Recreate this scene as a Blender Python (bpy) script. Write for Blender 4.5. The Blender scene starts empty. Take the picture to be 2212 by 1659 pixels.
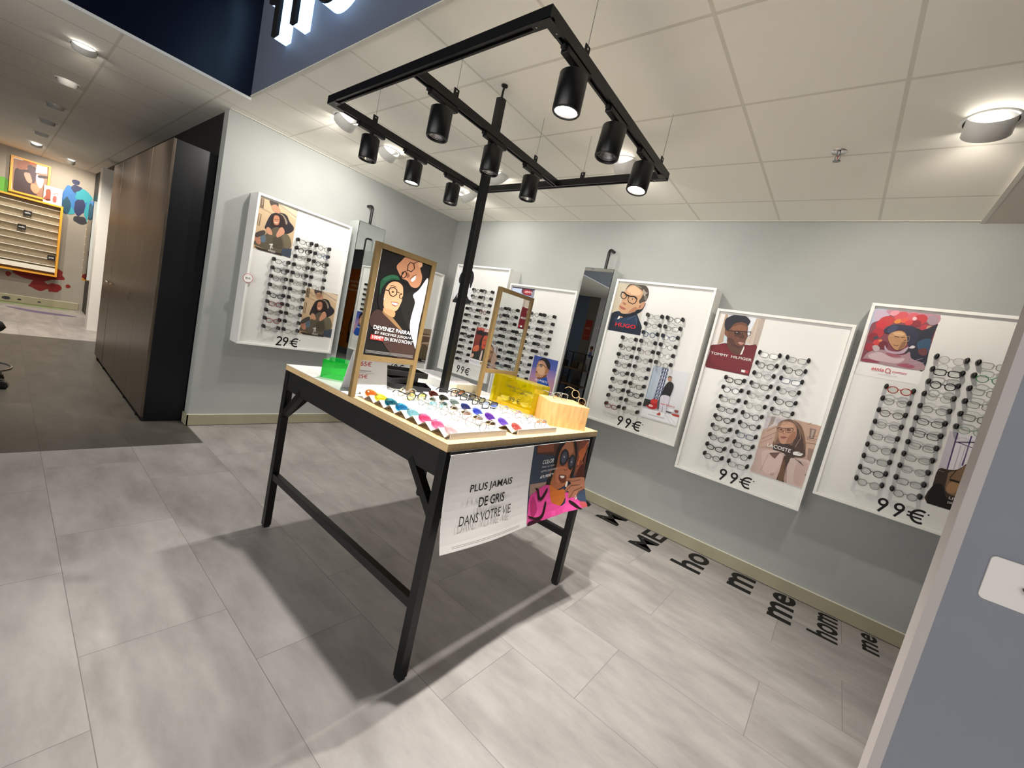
import bpy, bmesh, math, random
from mathutils import Vector, Matrix, Euler
random.seed(7)
SC = bpy.context.scene
COL = SC.collection
PI = math.pi
# ---------------------------------------------------------------- camera, world, exposure
cd = bpy.data.cameras.new('camera'); cam = bpy.data.objects.new('camera', cd); COL.objects.link(cam)
cd.sensor_width = 36.0; cd.lens = 896.656*36/2212; cd.clip_start = .02; cd.clip_end = 80
Rr = ((0.75512687, 0.61830355, 0.21790852), (0.23971479, 0.04895783, -0.96960814), (-0.61018049, 0.78441306, -0.11124713))
cam.matrix_world = Matrix(((Rr[0][0], -Rr[1][0], -Rr[2][0], 0), (Rr[0][1], -Rr[1][1], -Rr[2][1], 0), (Rr[0][2], -Rr[1][2], -Rr[2][2], 1.43), (0, 0, 0, 1)))
SC.camera = cam
SC.view_settings.view_transform = 'Standard'; SC.view_settings.look = 'None'; SC.view_settings.gamma = 1; SC.view_settings.exposure = 0.06
try: SC.view_settings.use_curve_mapping = False
except Exception: pass
W = bpy.data.worlds.new('world'); SC.world = W; W.use_nodes = True
W.node_tree.nodes['Background'].inputs[0].default_value = (.80, .86, 1, 1)
W.node_tree.nodes['Background'].inputs[1].default_value = .10
try: SC.cycles.max_bounces = 10; SC.cycles.transparent_max_bounces = 24
except Exception: pass
def lamp(kind, name, loc, power, color, target=None, **kw):
    l = bpy.data.lights.new(name, kind); l.energy = power; l.color = color
    for k, v in kw.items(): setattr(l, k, v)
    o = bpy.data.objects.new(name, l); COL.objects.link(o); o.location = loc
    if target is not None:
        o.rotation_euler = (Vector(target)-Vector(loc)).to_track_quat('-Z', 'Y').to_euler()
    return o
NEUT = (1, .955, .89)
# added soft fill lamps behind the camera, standing in for unseen hall lighting
lamp('AREA', 'added_hall_fill', (-.6, -3.2, 3.9), 70, (.9, .95, 1), (-.6, -1.0, 0), shape='RECTANGLE', size=4.5, size_y=2.5)  # added overhead fill, no fixture modelled
lamp('AREA', 'added_rear_fill', (-.5, -5.8, 1.5), 330, (1, .96, .92), (-.5, 2.0, 2.6), shape='RECTANGLE', size=8, size_y=2.4)  # added fill to lift ceiling and partition, no lit shopfront behind it

# ---------------------------------------------------------------- materials
MATS = {}
def S(h):
    h = h.lstrip('#'); c = [int(h[i:i+2], 16)/255 for i in (0, 2, 4)]
    return tuple((x/12.92 if x <= .04045 else ((x+.055)/1.055)**2.4) for x in c)
def mat(name, hexcol, rough=.5, metal=0, spec=.5, trans=0, ior=1.45, emit=None, alpha=1, coat=0):
    if name in MATS: return MATS[name]
    m = bpy.data.materials.new(name); m.use_nodes = True; b = m.node_tree.nodes['Principled BSDF']
    c = S(hexcol) if isinstance(hexcol, str) else hexcol
    b.inputs['Base Color'].default_value = (*c, 1); b.inputs['Roughness'].default_value = rough
    b.inputs['Metallic'].default_value = metal; b.inputs['Specular IOR Level'].default_value = spec
    b.inputs['Transmission Weight'].default_value = trans; b.inputs['IOR'].default_value = ior
    if coat: b.inputs['Coat Weight'].default_value = coat
    if emit: b.inputs['Emission Color'].default_value = (*S(emit[0]), 1); b.inputs['Emission Strength'].default_value = emit[1]
    MATS[name] = m; return m
def nodes(m): return m.node_tree.nodes, m.node_tree.links, m.node_tree.nodes['Principled BSDF']
def noisy(m, c1, c2, scale, stretch=(1, 1, 1), detail=4, bump=0, rough=None, bscale=None):
    N, L, b = nodes(m)
    tc = N.new('ShaderNodeTexCoord'); mp = N.new('ShaderNodeMapping'); mp.inputs['Scale'].default_value = stretch
    n = N.new('ShaderNodeTexNoise'); n.inputs['Scale'].default_value = scale; n.inputs['Detail'].default_value = detail
    r = N.new('ShaderNodeValToRGB'); r.color_ramp.elements[0].position = .3; r.color_ramp.elements[1].position = .7
    r.color_ramp.elements[0].color = (*S(c1), 1); r.color_ramp.elements[1].color = (*S(c2), 1)
    L.new(tc.outputs['Object'], mp.inputs[0]); L.new(mp.outputs[0], n.inputs['Vector']); L.new(n.outputs['Fac'], r.inputs[0]); L.new(r.outputs[0], b.inputs['Base Color'])
    if bump:
        n2 = N.new('ShaderNodeTexNoise'); n2.inputs['Scale'].default_value = bscale or scale*3; L.new(tc.outputs['Object'], n2.inputs['Vector'])
        bp = N.new('ShaderNodeBump'); bp.inputs['Strength'].default_value = bump; bp.inputs['Distance'].default_value = .002
        L.new(n2.outputs['Fac'], bp.inputs['Height']); L.new(bp.outputs[0], b.inputs['Normal'])
    return m
wallp = noisy(mat('grey_wall_paint', '#a4a7a4', .85, spec=.25), '#a2a5a3', '#a8aba8', 2.5, bump=.25, bscale=160)
wall2 = noisy(mat('bluegrey_paint', '#7e828a', .8, spec=.3), '#7c8088', '#82868d', 3, bump=.25, bscale=160)
jamb = noisy(mat('pale_grey_paint', '#b0a9a6', .8, spec=.3), '#aea7a4', '#b3acaa', 3, bump=.2, bscale=160)
fasc = noisy(mat('fascia_paint', '#5c6374', .6, spec=.4), '#585f6e', '#606778', 1.5, bump=.1, bscale=120)
navy = mat('navy_gloss_panel', '#050d22', .28, spec=.5)
white = mat('white_lacquer', '#eeeeea', .35)
whitem = mat('white_board', '#e6e6e2', .22, spec=.5)
black = mat('black_powder_coat', '#0b0c0d', .38, spec=.5)
blackm = mat('matt_black', '#0d0d0e', .6)
plastic_b = mat('black_plastic', '#131313', .42)
gold = noisy(mat('brass_painted_frame', '#7d6742', .45, metal=.15), '#7a643f', '#856f49', 6)
beige = noisy(mat('beige_skirting', '#9c967d', .5), '#9a947b', '#a09a82', 5)
skirt_top_lit = mat('skirting_lit_top_tone', '#e6e4d2', .45)  # paler than the beige to put top light into the colour
chrome = mat('chrome', '#d8d8d8', .12, metal=1)
steel = mat('brushed_steel', '#9a9a9a', .35, metal=1)
mirror = mat('mirror_glass', '#e4e9e8', .01, metal=1)
mirror_back = mat('mirror_edge', '#0a0a0c', .3)
ivory = mat('ivory_laminate', '#e9e7da', .4)
ink = mat('black_ink', '#161616', .55, spec=.3)
redink = mat('red_ink', '#b32a2c', .55, spec=.3)
whiteink = mat('white_ink', '#f4f4f4', .55, spec=.3)
yellowish = mat('orange_yellow_lacquer', '#e0a030', .4)
lampon = mat('lit_led_disc', '#ffffff', .4, emit=('#fff8ec', 30))
reflector = mat('silver_reflector', '#cfcfcf', .18, metal=.9)
halo = mat('lit_acrylic_edge', '#ffffff', .4, emit=('#a8d4ff', 2.2))
# oak: grain along local X
def oak(name, c1, c2, st):
    return noisy(mat(name, c1, .45), c1, c2, 9, stretch=st, detail=6, bump=.06, bscale=60)
oakx = oak('light_oak', '#c9a878', '#dcc091', (1, 9, 9))
oakz = oak('oak_block_wood', '#c59a62', '#dcb680', (7, 7, 1.2))
# floor: vinyl planks along X with cloudy stone print
def floor_mat(name, ca, cb, cj):
    m = mat(name, ca, .42, spec=.4); N, L, b = nodes(m)
    tc = N.new('ShaderNodeTexCoord'); mp = N.new('ShaderNodeMapping'); mp.inputs['Location'].default_value = (-.365, -.26+.455*8, 0)
    br = N.new('ShaderNodeTexBrick'); br.offset = .37; br.inputs['Scale'].default_value = 1; br.inputs['Brick Width'].default_value = .92; br.inputs['Row Height'].default_value = .4535
    br.inputs['Mortar Size'].default_value = .0013; br.inputs['Mortar Smooth'].default_value = .3; br.inputs['Color1'].default_value = (.35, .35, .35, 1); br.inputs['Color2'].default_value = (.65, .65, .65, 1); br.inputs['Mortar'].default_value = (0, 0, 0, 1)
    L.new(tc.outputs['Object'], mp.inputs[0]); L.new(mp.outputs[0], br.inputs['Vector'])
    n = N.new('ShaderNodeTexNoise'); n.inputs['Scale'].default_value = 2.2; n.inputs['Detail'].default_value = 8; n.inputs['Roughness'].default_value = .62
    mp2 = N.new('ShaderNodeMapping'); mp2.inputs['Scale'].default_value = (1, 2.6, 1)
    off = N.new('ShaderNodeVectorMath'); off.operation = 'ADD'
    sc = N.new('ShaderNodeVectorMath'); sc.operation = 'SCALE'; sc.inputs['Scale'].default_value = 30
    L.new(br.outputs['Color'], sc.inputs[0]); L.new(tc.outputs['Object'], off.inputs[0]); L.new(sc.outputs[0], off.inputs[1])
    L.new(off.outputs[0], mp2.inputs[0]); L.new(mp2.outputs[0], n.inputs['Vector'])
    r = N.new('ShaderNodeValToRGB'); r.color_ramp.elements[0].position = .33; r.color_ramp.elements[1].position = .68
    r.color_ramp.elements[0].color = (*S(ca), 1); r.color_ramp.elements[1].color = (*S(cb), 1)
    L.new(n.outputs['Fac'], r.inputs[0])
    mx = N.new('ShaderNodeMix'); mx.data_type = 'RGBA'; L.new(br.outputs['Fac'], mx.inputs[0]); L.new(r.outputs[0], mx.inputs[6]); mx.inputs[7].default_value = (*S(cj), 1)
    L.new(mx.outputs[2], b.inputs['Base Color'])
    bp = N.new('ShaderNodeBump'); bp.inputs['Strength'].default_value = .15; bp.inputs['Distance'].default_value = .002; bp.invert = True
    L.new(br.outputs['Fac'], bp.inputs['Height']); L.new(bp.outputs[0], b.inputs['Normal'])
    return m
floorm = floor_mat('stone_look_vinyl', '#938e8b', '#b2adaa', '#767270')
darkfloor = floor_mat('charcoal_vinyl', '#4a4843', '#5c5953', '#3c3a36')
# ceiling tiles: 0.6 m grid
def ceil_mat(name, c, cj):
    m = mat(name, c, .9, spec=.2); N, L, b = nodes(m)
    tc = N.new('ShaderNodeTexCoord'); mp = N.new('ShaderNodeMapping'); mp.inputs['Location'].default_value = (.025+.602*40, -1.26+.5905*40, 0); mp.inputs['Scale'].default_value = (1/.6015*.6, 1/.5915*.6, 1)
    br = N.new('ShaderNodeTexBrick'); br.offset = 0; br.inputs['Scale'].default_value = 1; br.inputs['Brick Width'].default_value = .6; br.inputs['Row Height'].default_value = .6
    br.inputs['Mortar Size'].default_value = .008; br.inputs['Mortar Smooth'].default_value = 0
    L.new(tc.outputs['Object'], mp.inputs[0]); L.new(mp.outputs[0], br.inputs['Vector'])
    n = N.new('ShaderNodeTexNoise'); n.inputs['Scale'].default_value = 260; L.new(tc.outputs['Object'], n.inputs['Vector'])
    mx = N.new('ShaderNodeMix'); mx.data_type = 'RGBA'; L.new(br.outputs['Fac'], mx.inputs[0]); mx.inputs[6].default_value = (*S(c), 1); mx.inputs[7].default_value = (*S(cj), 1)
    L.new(mx.outputs[2], b.inputs['Base Color'])
    bp = N.new('ShaderNodeBump'); bp.inputs['Strength'].default_value = .25; bp.inputs['Distance'].default_value = .004; bp.invert = False
    L.new(br.outputs['Fac'], bp.inputs['Height']); L.new(bp.outputs[0], b.inputs['Normal'])
    return m
ceilm = ceil_mat('mineral_ceiling_tiles', '#f3f0e6', '#dcd8cc')
plaster = mat('plaster_soffit', '#c9c2b8', .9)
# brushed bronze cabinet doors
bronze = mat('brushed_bronze_laminate', '#6b5f54', .32, metal=.75)
noisy(bronze, '#5d5248', '#75695d', 14, stretch=(8, 8, .35), detail=5)
# tinted transparent plastics / lenses
def clear(name, hexcol, alpha_gloss=.1, rough=.03, diff=0, light=1.0):
    if name in MATS: return MATS[name]
    m = bpy.data.materials.new(name); m.use_nodes = True; N = m.node_tree.nodes; L = m.node_tree.links
    for n in list(N):
        if n.type != 'OUTPUT_MATERIAL': N.remove(n)
    out = [n for n in N if n.type == 'OUTPUT_MATERIAL'][0]
    t = N.new('ShaderNodeBsdfTransparent'); t.inputs[0].default_value = (*[x**light for x in S(hexcol)], 1)
    g = N.new('ShaderNodeBsdfGlossy'); g.inputs['Roughness'].default_value = rough
    lw = N.new('ShaderNodeLayerWeight'); lw.inputs[0].default_value = .35
    mul = N.new('ShaderNodeMath'); mul.operation = 'MULTIPLY_ADD'; mul.inputs[1].default_value = .5; mul.inputs[2].default_value = alpha_gloss*.3
    L.new(lw.outputs['Fresnel'], mul.inputs[0])
    mx = N.new('ShaderNodeMixShader'); L.new(mul.outputs[0], mx.inputs[0])
    if diff:
        d1 = N.new('ShaderNodeBsdfDiffuse'); d2 = N.new('ShaderNodeBsdfTranslucent'); m1 = N.new('ShaderNodeMixShader'); m2 = N.new('ShaderNodeMixShader')
        for d in (d1, d2): d.inputs[0].default_value = (*S(hexcol), 1)
        L.new(d1.outputs[0], m1.inputs[1]); L.new(d2.outputs[0], m1.inputs[2]); m2.inputs[0].default_value = diff
        L.new(t.outputs[0], m2.inputs[1]); L.new(m1.outputs[0], m2.inputs[2]); L.new(m2.outputs[0], mx.inputs[1])
    else: L.new(t.outputs[0], mx.inputs[1])
    L.new(g.outputs[0], mx.inputs[2]); L.new(mx.outputs[0], out.inputs[0])
    MATS[name] = m; return m
def tinted(name, hexcol, a=.55, rough=.15):
    # translucent coloured acetate: part diffuse colour, part see-through
    if name in MATS: return MATS[name]
    m = bpy.data.materials.new(name); m.use_nodes = True; N = m.node_tree.nodes; L = m.node_tree.links
    p = N['Principled BSDF']; p.inputs['Base Color'].default_value = (*S(hexcol), 1); p.inputs['Roughness'].default_value = rough
    out = [n for n in N if n.type == 'OUTPUT_MATERIAL'][0]
    t = N.new('ShaderNodeBsdfTransparent'); t.inputs[0].default_value = (*S(hexcol), 1)
    mx = N.new('ShaderNodeMixShader'); mx.inputs[0].default_value = a
    L.new(t.outputs[0], mx.inputs[1]); L.new(p.outputs[0], mx.inputs[2]); L.new(mx.outputs[0], out.inputs[0])
    MATS[name] = m; return m
lensm = clear('clear_lens', '#f6f8f7', .15)
FR = {'k': mat('frame_black_acetate', '#17161a', .25), 'd': mat('frame_dark_metal', '#33323a', .3, metal=.4), 't': tinted('frame_tortoise', '#5b3a2a', .85),
      'g': tinted('frame_smoke_grey', '#8d8b8a', .75), 'p': tinted('frame_mauve', '#a98f98', .75), 'r': tinted('frame_wine_red', '#7c1d2b', .9), 'R': mat('frame_bright_red', '#a52c22', .3),
      'w': tinted('frame_clear_crystal', '#b9b9b2', .5), 'G': tinted('frame_green', '#3f8a55', .8), 'b': tinted('frame_slate_blue', '#4c5f8c', .85), 'o': mat('frame_gold_metal', '#a28c5c', .3, metal=.8), 'S': mat('frame_black_sun', '#0c0c0e', .25)}
FRN = {'k': 'black', 'd': 'dark metal', 't': 'tortoise brown', 'g': 'smoky grey', 'p': 'mauve grey', 'r': 'wine red', 'R': 'bright red', 'w': 'clear', 'G': 'green', 'b': 'slate blue', 'o': 'gold metal', 'S': 'black tinted'}
# printed paper: colour comes from the print itself (face colours), one satin paper material
printm = bpy.data.materials.new('printed_paper'); printm.use_nodes = True
_N, _L, _b = nodes(printm); _a = _N.new('ShaderNodeVertexColor'); _a.layer_name = 'print'; _L.new(_a.outputs['Color'], _b.inputs['Base Color']); _b.inputs['Roughness'].default_value = .45; _b.inputs['Specular IOR Level'].default_value = .35

# ---------------------------------------------------------------- mesh helpers
class MB:
    def __init__(s): s.v = []; s.f = []; s.mi = []; s.sm = []; s.mats = []
    def m(s, material):
        if material not in s.mats: s.mats.append(material)
        return s.mats.index(material)
    def add(s, vs, fs, material, smooth=False):
        o = len(s.v); s.v += [tuple(v) for v in vs]; k = s.m(material)
        for f in fs: s.f.append([i+o for i in f]); s.mi.append(k); s.sm.append(smooth)
        return s
    def box(s, x0, x1, y0, y1, z0, z1, material, M=None):
        x0, x1 = sorted((x0, x1)); y0, y1 = sorted((y0, y1)); z0, z1 = sorted((z0, z1))
        vs = [Vector(p) for p in ((x0,y0,z0),(x1,y0,z0),(x1,y1,z0),(x0,y1,z0),(x0,y0,z1),(x1,y0,z1),(x1,y1,z1),(x0,y1,z1))]
        if M: vs = [M @ v for v in vs]
        return s.add(vs, [(3,2,1,0),(4,5,6,7),(0,1,5,4),(1,2,6,5),(2,3,7,6),(3,0,4,7)], material)
    def bar(s, a, b, w, h, material, up=(0,0,1)):
        a = Vector(a); b = Vector(b); d = (b-a); L = d.length; d.normalize(); u = Vector(up)
        if abs(d.dot(u)) > .99: u = Vector((1,0,0))
        x = d.cross(u).normalized(); z = x.cross(d).normalized()
        vs = []
        for p in (a, b):
            for sx, sz in ((-1,-1),(1,-1),(1,1),(-1,1)): vs.append(p + x*(sx*w/2) + z*(sz*h/2))
        return s.add(vs, [(0,1,2,3),(7,6,5,4),(0,4,5,1),(1,5,6,2),(2,6,7,3),(3,7,4,0)], material)
    def cyl(s, a, b, r0, r1=None, seg=24, material=None, caps=True, smooth=True):
        r1 = r0 if r1 is None else r1
        a = Vector(a); b = Vector(b); d = (b-a).normalized(); u = Vector((0,0,1)) if abs(d.z) < .9 else Vector((1,0,0))
        x = d.cross(u).normalized(); y = d.cross(x)
        vs = []
        for p, r in ((a, r0), (b, r1)):
            for i in range(seg):
                t = 2*PI*i/seg; vs.append(p + x*(r*math.cos(t)) + y*(r*math.sin(t)))
        fs = [(i, (i+1)%seg, seg+(i+1)%seg, seg+i) for i in range(seg)]
        s.add(vs, fs, material, smooth)
        if caps: s.add(vs[:seg], [tuple(range(seg))[::-1]], material); s.add(vs[seg:], [tuple(range(seg))], material)
        return s
    def tube(s, pts, r, seg=8, material=None, closed=False, caps=True):
        P = [Vector(p) for p in pts]; n = len(P); rings = []; ref = None
        for i, p in enumerate(P):
            if closed: d = P[(i+1)%n] - P[i-1]
            else: d = P[min(i+1, n-1)] - P[max(i-1, 0)]
            d.normalize()
            if ref is None:
                ref = Vector((0,0,1)) if abs(d.z) < .9 else Vector((1,0,0))
            x = d.cross(ref)
            if x.length < 1e-4: x = d.cross(Vector((0,1,0)))
            x.normalize(); y = x.cross(d).normalized(); ref = y
            rr = r[i] if isinstance(r, (list, tuple)) else r
            rings.append([p + x*(rr*math.cos(2*PI*k/seg)) + y*(rr*math.sin(2*PI*k/seg)) for k in range(seg)])
        vs = [v for ring in rings for v in ring]; fs = []
        m_ = n if closed else n-1
        for i in range(m_):
            j = (i+1) % n
            for k in range(seg): fs.append((i*seg+k, i*seg+(k+1)%seg, j*seg+(k+1)%seg, j*seg+k))
        s.add(vs, fs, material, True)
        if caps and not closed: s.add(rings[0], [tuple(range(seg))[::-1]], material); s.add(rings[-1], [tuple(range(seg))], material)
        return s
    def lathe(s, prof, material, center=(0,0,0), seg=32, M=None):
        c = Vector(center); vs = []; n = len(prof)
        for i in range(seg):
            t = 2*PI*i/seg
            for r, z in prof:
                v = Vector((r*math.cos(t), r*math.sin(t), z))
                vs.append((M @ v if M else v) + c)
        fs = []
        for i in range(seg):
            j = (i+1) % seg
            for k in range(n-1): fs.append((i*n+k, j*n+k, j*n+k+1, i*n+k+1))
        return s.add(vs, fs, material, True)
    def prism(s, poly, axis, a0, a1, material):
        # poly: 2D points; extruded along axis ('x','y','z')
        def p3(p, a):
            return {'x': (a, p[0], p[1]), 'y': (p[0], a, p[1]), 'z': (p[0], p[1], a)}[axis]
        n = len(poly); vs = [p3(p, a0) for p in poly] + [p3(p, a1) for p in poly]
        fs = [tuple(range(n))[::-1], tuple(range(n, 2*n))] + [(i, (i+1)%n, n+(i+1)%n, n+i) for i in range(n)]
        return s.add(vs, fs, material)
    def build(s, name, parent=None, loc=None, bevel=0, M=None):
        me = bpy.data.meshes.new(name); vs = s.v if M is None else [M @ Vector(v) for v in s.v]
        me.from_pydata([tuple(v) for v in vs], [], s.f); 
        for m_ in s.mats: me.materials.append(m_)
        me.polygons.foreach_set('material_index', s.mi); me.polygons.foreach_set('use_smooth', s.sm); me.update()
        bm = bmesh.new(); bm.from_mesh(me); bmesh.ops.recalc_face_normals(bm, faces=bm.faces); bm.to_mesh(me); bm.free()
        o = bpy.data.objects.new(name, me); COL.objects.link(o)
        if loc is not None: o.location = loc
        if parent: o.parent = parent
        if bevel:
            b = o.modifiers.new('bevel', 'BEVEL'); b.width = bevel; b.segments = 2; b.limit_method = 'ANGLE'; b.angle_limit = .6
        return o
def tag(o, label=None, cat=None, group=None, kind=None):
    if label: o['label'] = label
    if cat: o['category'] = cat
    if group: o['group'] = group
    if kind: o['kind'] = kind
    return o
def thing(name, loc, label, cat, rotz=0, group=None):
    o = bpy.data.objects.new(name, None); COL.objects.link(o); o.empty_display_size = .05
    if loc is not None: o.location = loc
    o.rotation_euler = (0, 0, rotz); return tag(o, label, cat, group)
def kids(o): return [c for c in bpy.data.objects if c.parent is o]
KID = {}
def copy_tree(o, parent=None, ch=None):
    c = o.copy(); COL.objects.link(c)
    if parent: c.parent = parent
    for k in (ch if ch is not None else kids(o)):
        copy_tree(k, c)
    return c
def struct(mb, name, **k): return tag(mb.build(name, **k), kind='structure')

# printed artwork: flat mesh with layered coloured shapes, in its own x (right) z (up) plane facing -y
def smoothpts(p, n=4):
    out = []; L = len(p)
    for i in range(L):
        a, b, c, d = p[i-1], p[i], p[(i+1)%L], p[(i+2)%L]
        for k in range(n):
            t = k/n; t2 = t*t; t3 = t2*t
            out.append(tuple(.5*((2*b[j]) + (-a[j]+c[j])*t + (2*a[j]-5*b[j]+4*c[j]-d[j])*t2 + (-a[j]+3*b[j]-3*c[j]+d[j])*t3) for j in (0, 1)))
    return out
def ell(cx, cy, rx, ry, rot=0, n=20):
    r = math.radians(rot); return [(cx+rx*math.cos(t)*math.cos(r)-ry*math.sin(t)*math.sin(r), cy+rx*math.cos(t)*math.sin(r)+ry*math.sin(t)*math.cos(r)) for t in [2*PI*i/n for i in range(n)]]
_TXT = {}
def text_poly(txt, bold=0.0, shear=0.0, spacing=1.0):
    key = (txt, bold, shear, spacing)
    if key in _TXT: return _TXT[key]
    cu = bpy.data.curves.new('t', 'FONT'); cu.body = txt; cu.size = 1; cu.offset = bold*.4; cu.shear = shear; cu.space_character = spacing; cu.resolution_u = 3
    o = bpy.data.objects.new('t', cu); COL.objects.link(o); dg = bpy.context.evaluated_depsgraph_get(); ev = o.evaluated_get(dg); me = ev.to_mesh()
    vs = [(v.co.x, v.co.y) for v in me.vertices]; fs = [tuple(p.vertices) for p in me.polygons]
    ev.to_mesh_clear(); bpy.data.objects.remove(o); bpy.data.curves.remove(cu)
    x0 = min(v[0] for v in vs); x1 = max(v[0] for v in vs); y0 = min(v[1] for v in vs); y1 = max(v[1] for v in vs)
    _TXT[key] = ([((v[0]-x0), (v[1]-y0)) for v in vs], fs, x1-x0, y1-y0); return _TXT[key]
class Art:
    # sizes in metres; shapes given in 0..1 of width and height unless absolute
    def __init__(s, w, h, bg='#ffffff', bg2=None, thick=.001):
        s.w = w; s.h = h; s.v = []; s.f = []; s.c = []; s.k = 0; s.thick = thick
        a = S(bg); b = S(bg2) if bg2 else a
        s.raw([(0,0),(w,0),(w,h),(0,h)], [(0,1,2,3)], [b, b, a, a])
        # back and edges
        o = len(s.v); s.v += [(0,0,0),(w,0,0),(w,0,h),(0,0,h)]; 
        for f in ((o+3,o+2,o+1,o),(0,o,o+1,1),(1,o+1,o+2,2),(2,o+2,o+3,3),(3,o+3,o,0)): s.f.append(f); s.c.append([a]*4)
    def raw(s, pts, fs, cols):
        y = -s.thick - s.k*.00012; s.k += 1; o = len(s.v); s.v += [(p[0], y, p[1]) for p in pts]
        for f in fs: s.f.append(tuple(i+o for i in f)); s.c.append([cols[i] for i in f])
        return s
    def shape(s, col, pts, col2=None, smooth=False, n=4):
        if smooth: pts = smoothpts(pts, n)
        P = [(min(max(p[0], 0), 1)*s.w, min(max(p[1], 0), 1)*s.h) for p in pts]
        Q = [P[0]]
        for p in P[1:]:
            if abs(p[0]-Q[-1][0])+abs(p[1]-Q[-1][1]) > 1e-5: Q.append(p)
        if len(Q) > 1 and abs(Q[0][0]-Q[-1][0])+abs(Q[0][1]-Q[-1][1]) < 1e-5: Q.pop()
        if len(Q) < 3: return s
        a = S(col); b = S(col2) if col2 else a; y0 = min(p[1] for p in Q); y1 = max(p[1] for p in Q)+1e-6
        cols = [tuple(b[i]+(a[i]-b[i])*(p[1]-y0)/(y1-y0) for i in range(3)) for p in Q]
        return s.raw(Q, [tuple(range(len(Q)))], cols)
    def text(s, txt, x, y, hh, col, bold=0, shear=0, width=None, spacing=1.0, align='l', rot=0):
        vs, fs, tw, th = text_poly(txt, bold, shear, spacing); k = hh*s.h/th; kx = (width*s.w/tw) if width else k
        W_ = tw*kx; x0 = x*s.w - (W_/2 if align == 'c' else W_ if align == 'r' else 0)
        c, d = math.cos(math.radians(rot)), math.sin(math.radians(rot))
        P = [(x0 + (v[0]*kx*c - v[1]*k*d), y*s.h + v[0]*kx*d + v[1]*k*c) for v in vs]
        return s.raw(P, fs, [S(col)]*len(P))
    def lines(s, col, x0, x1, ys, hh):
        for y in ys: s.shape(col, [(x0,y),(x1,y),(x1,y+hh),(x0,y+hh)])
        return s
    def build(s, name, parent=None, loc=(0,0,0), material=None, bend=None):
        me = bpy.data.meshes.new(name); me.from_pydata(s.v if not bend else [bend(v) for v in s.v], [], s.f)
        at = me.color_attributes.new('print', 'FLOAT_COLOR', 'CORNER'); i = 0
        for cols in s.c:
            for c in cols: at.data[i].color = (*c, 1); i += 1
        me.materials.append(material or printm); me.update()
        o = bpy.data.objects.new(name, me); COL.objects.link(o); o.location = loc
        if parent: o.parent = parent
        return o
ART = {}
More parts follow.
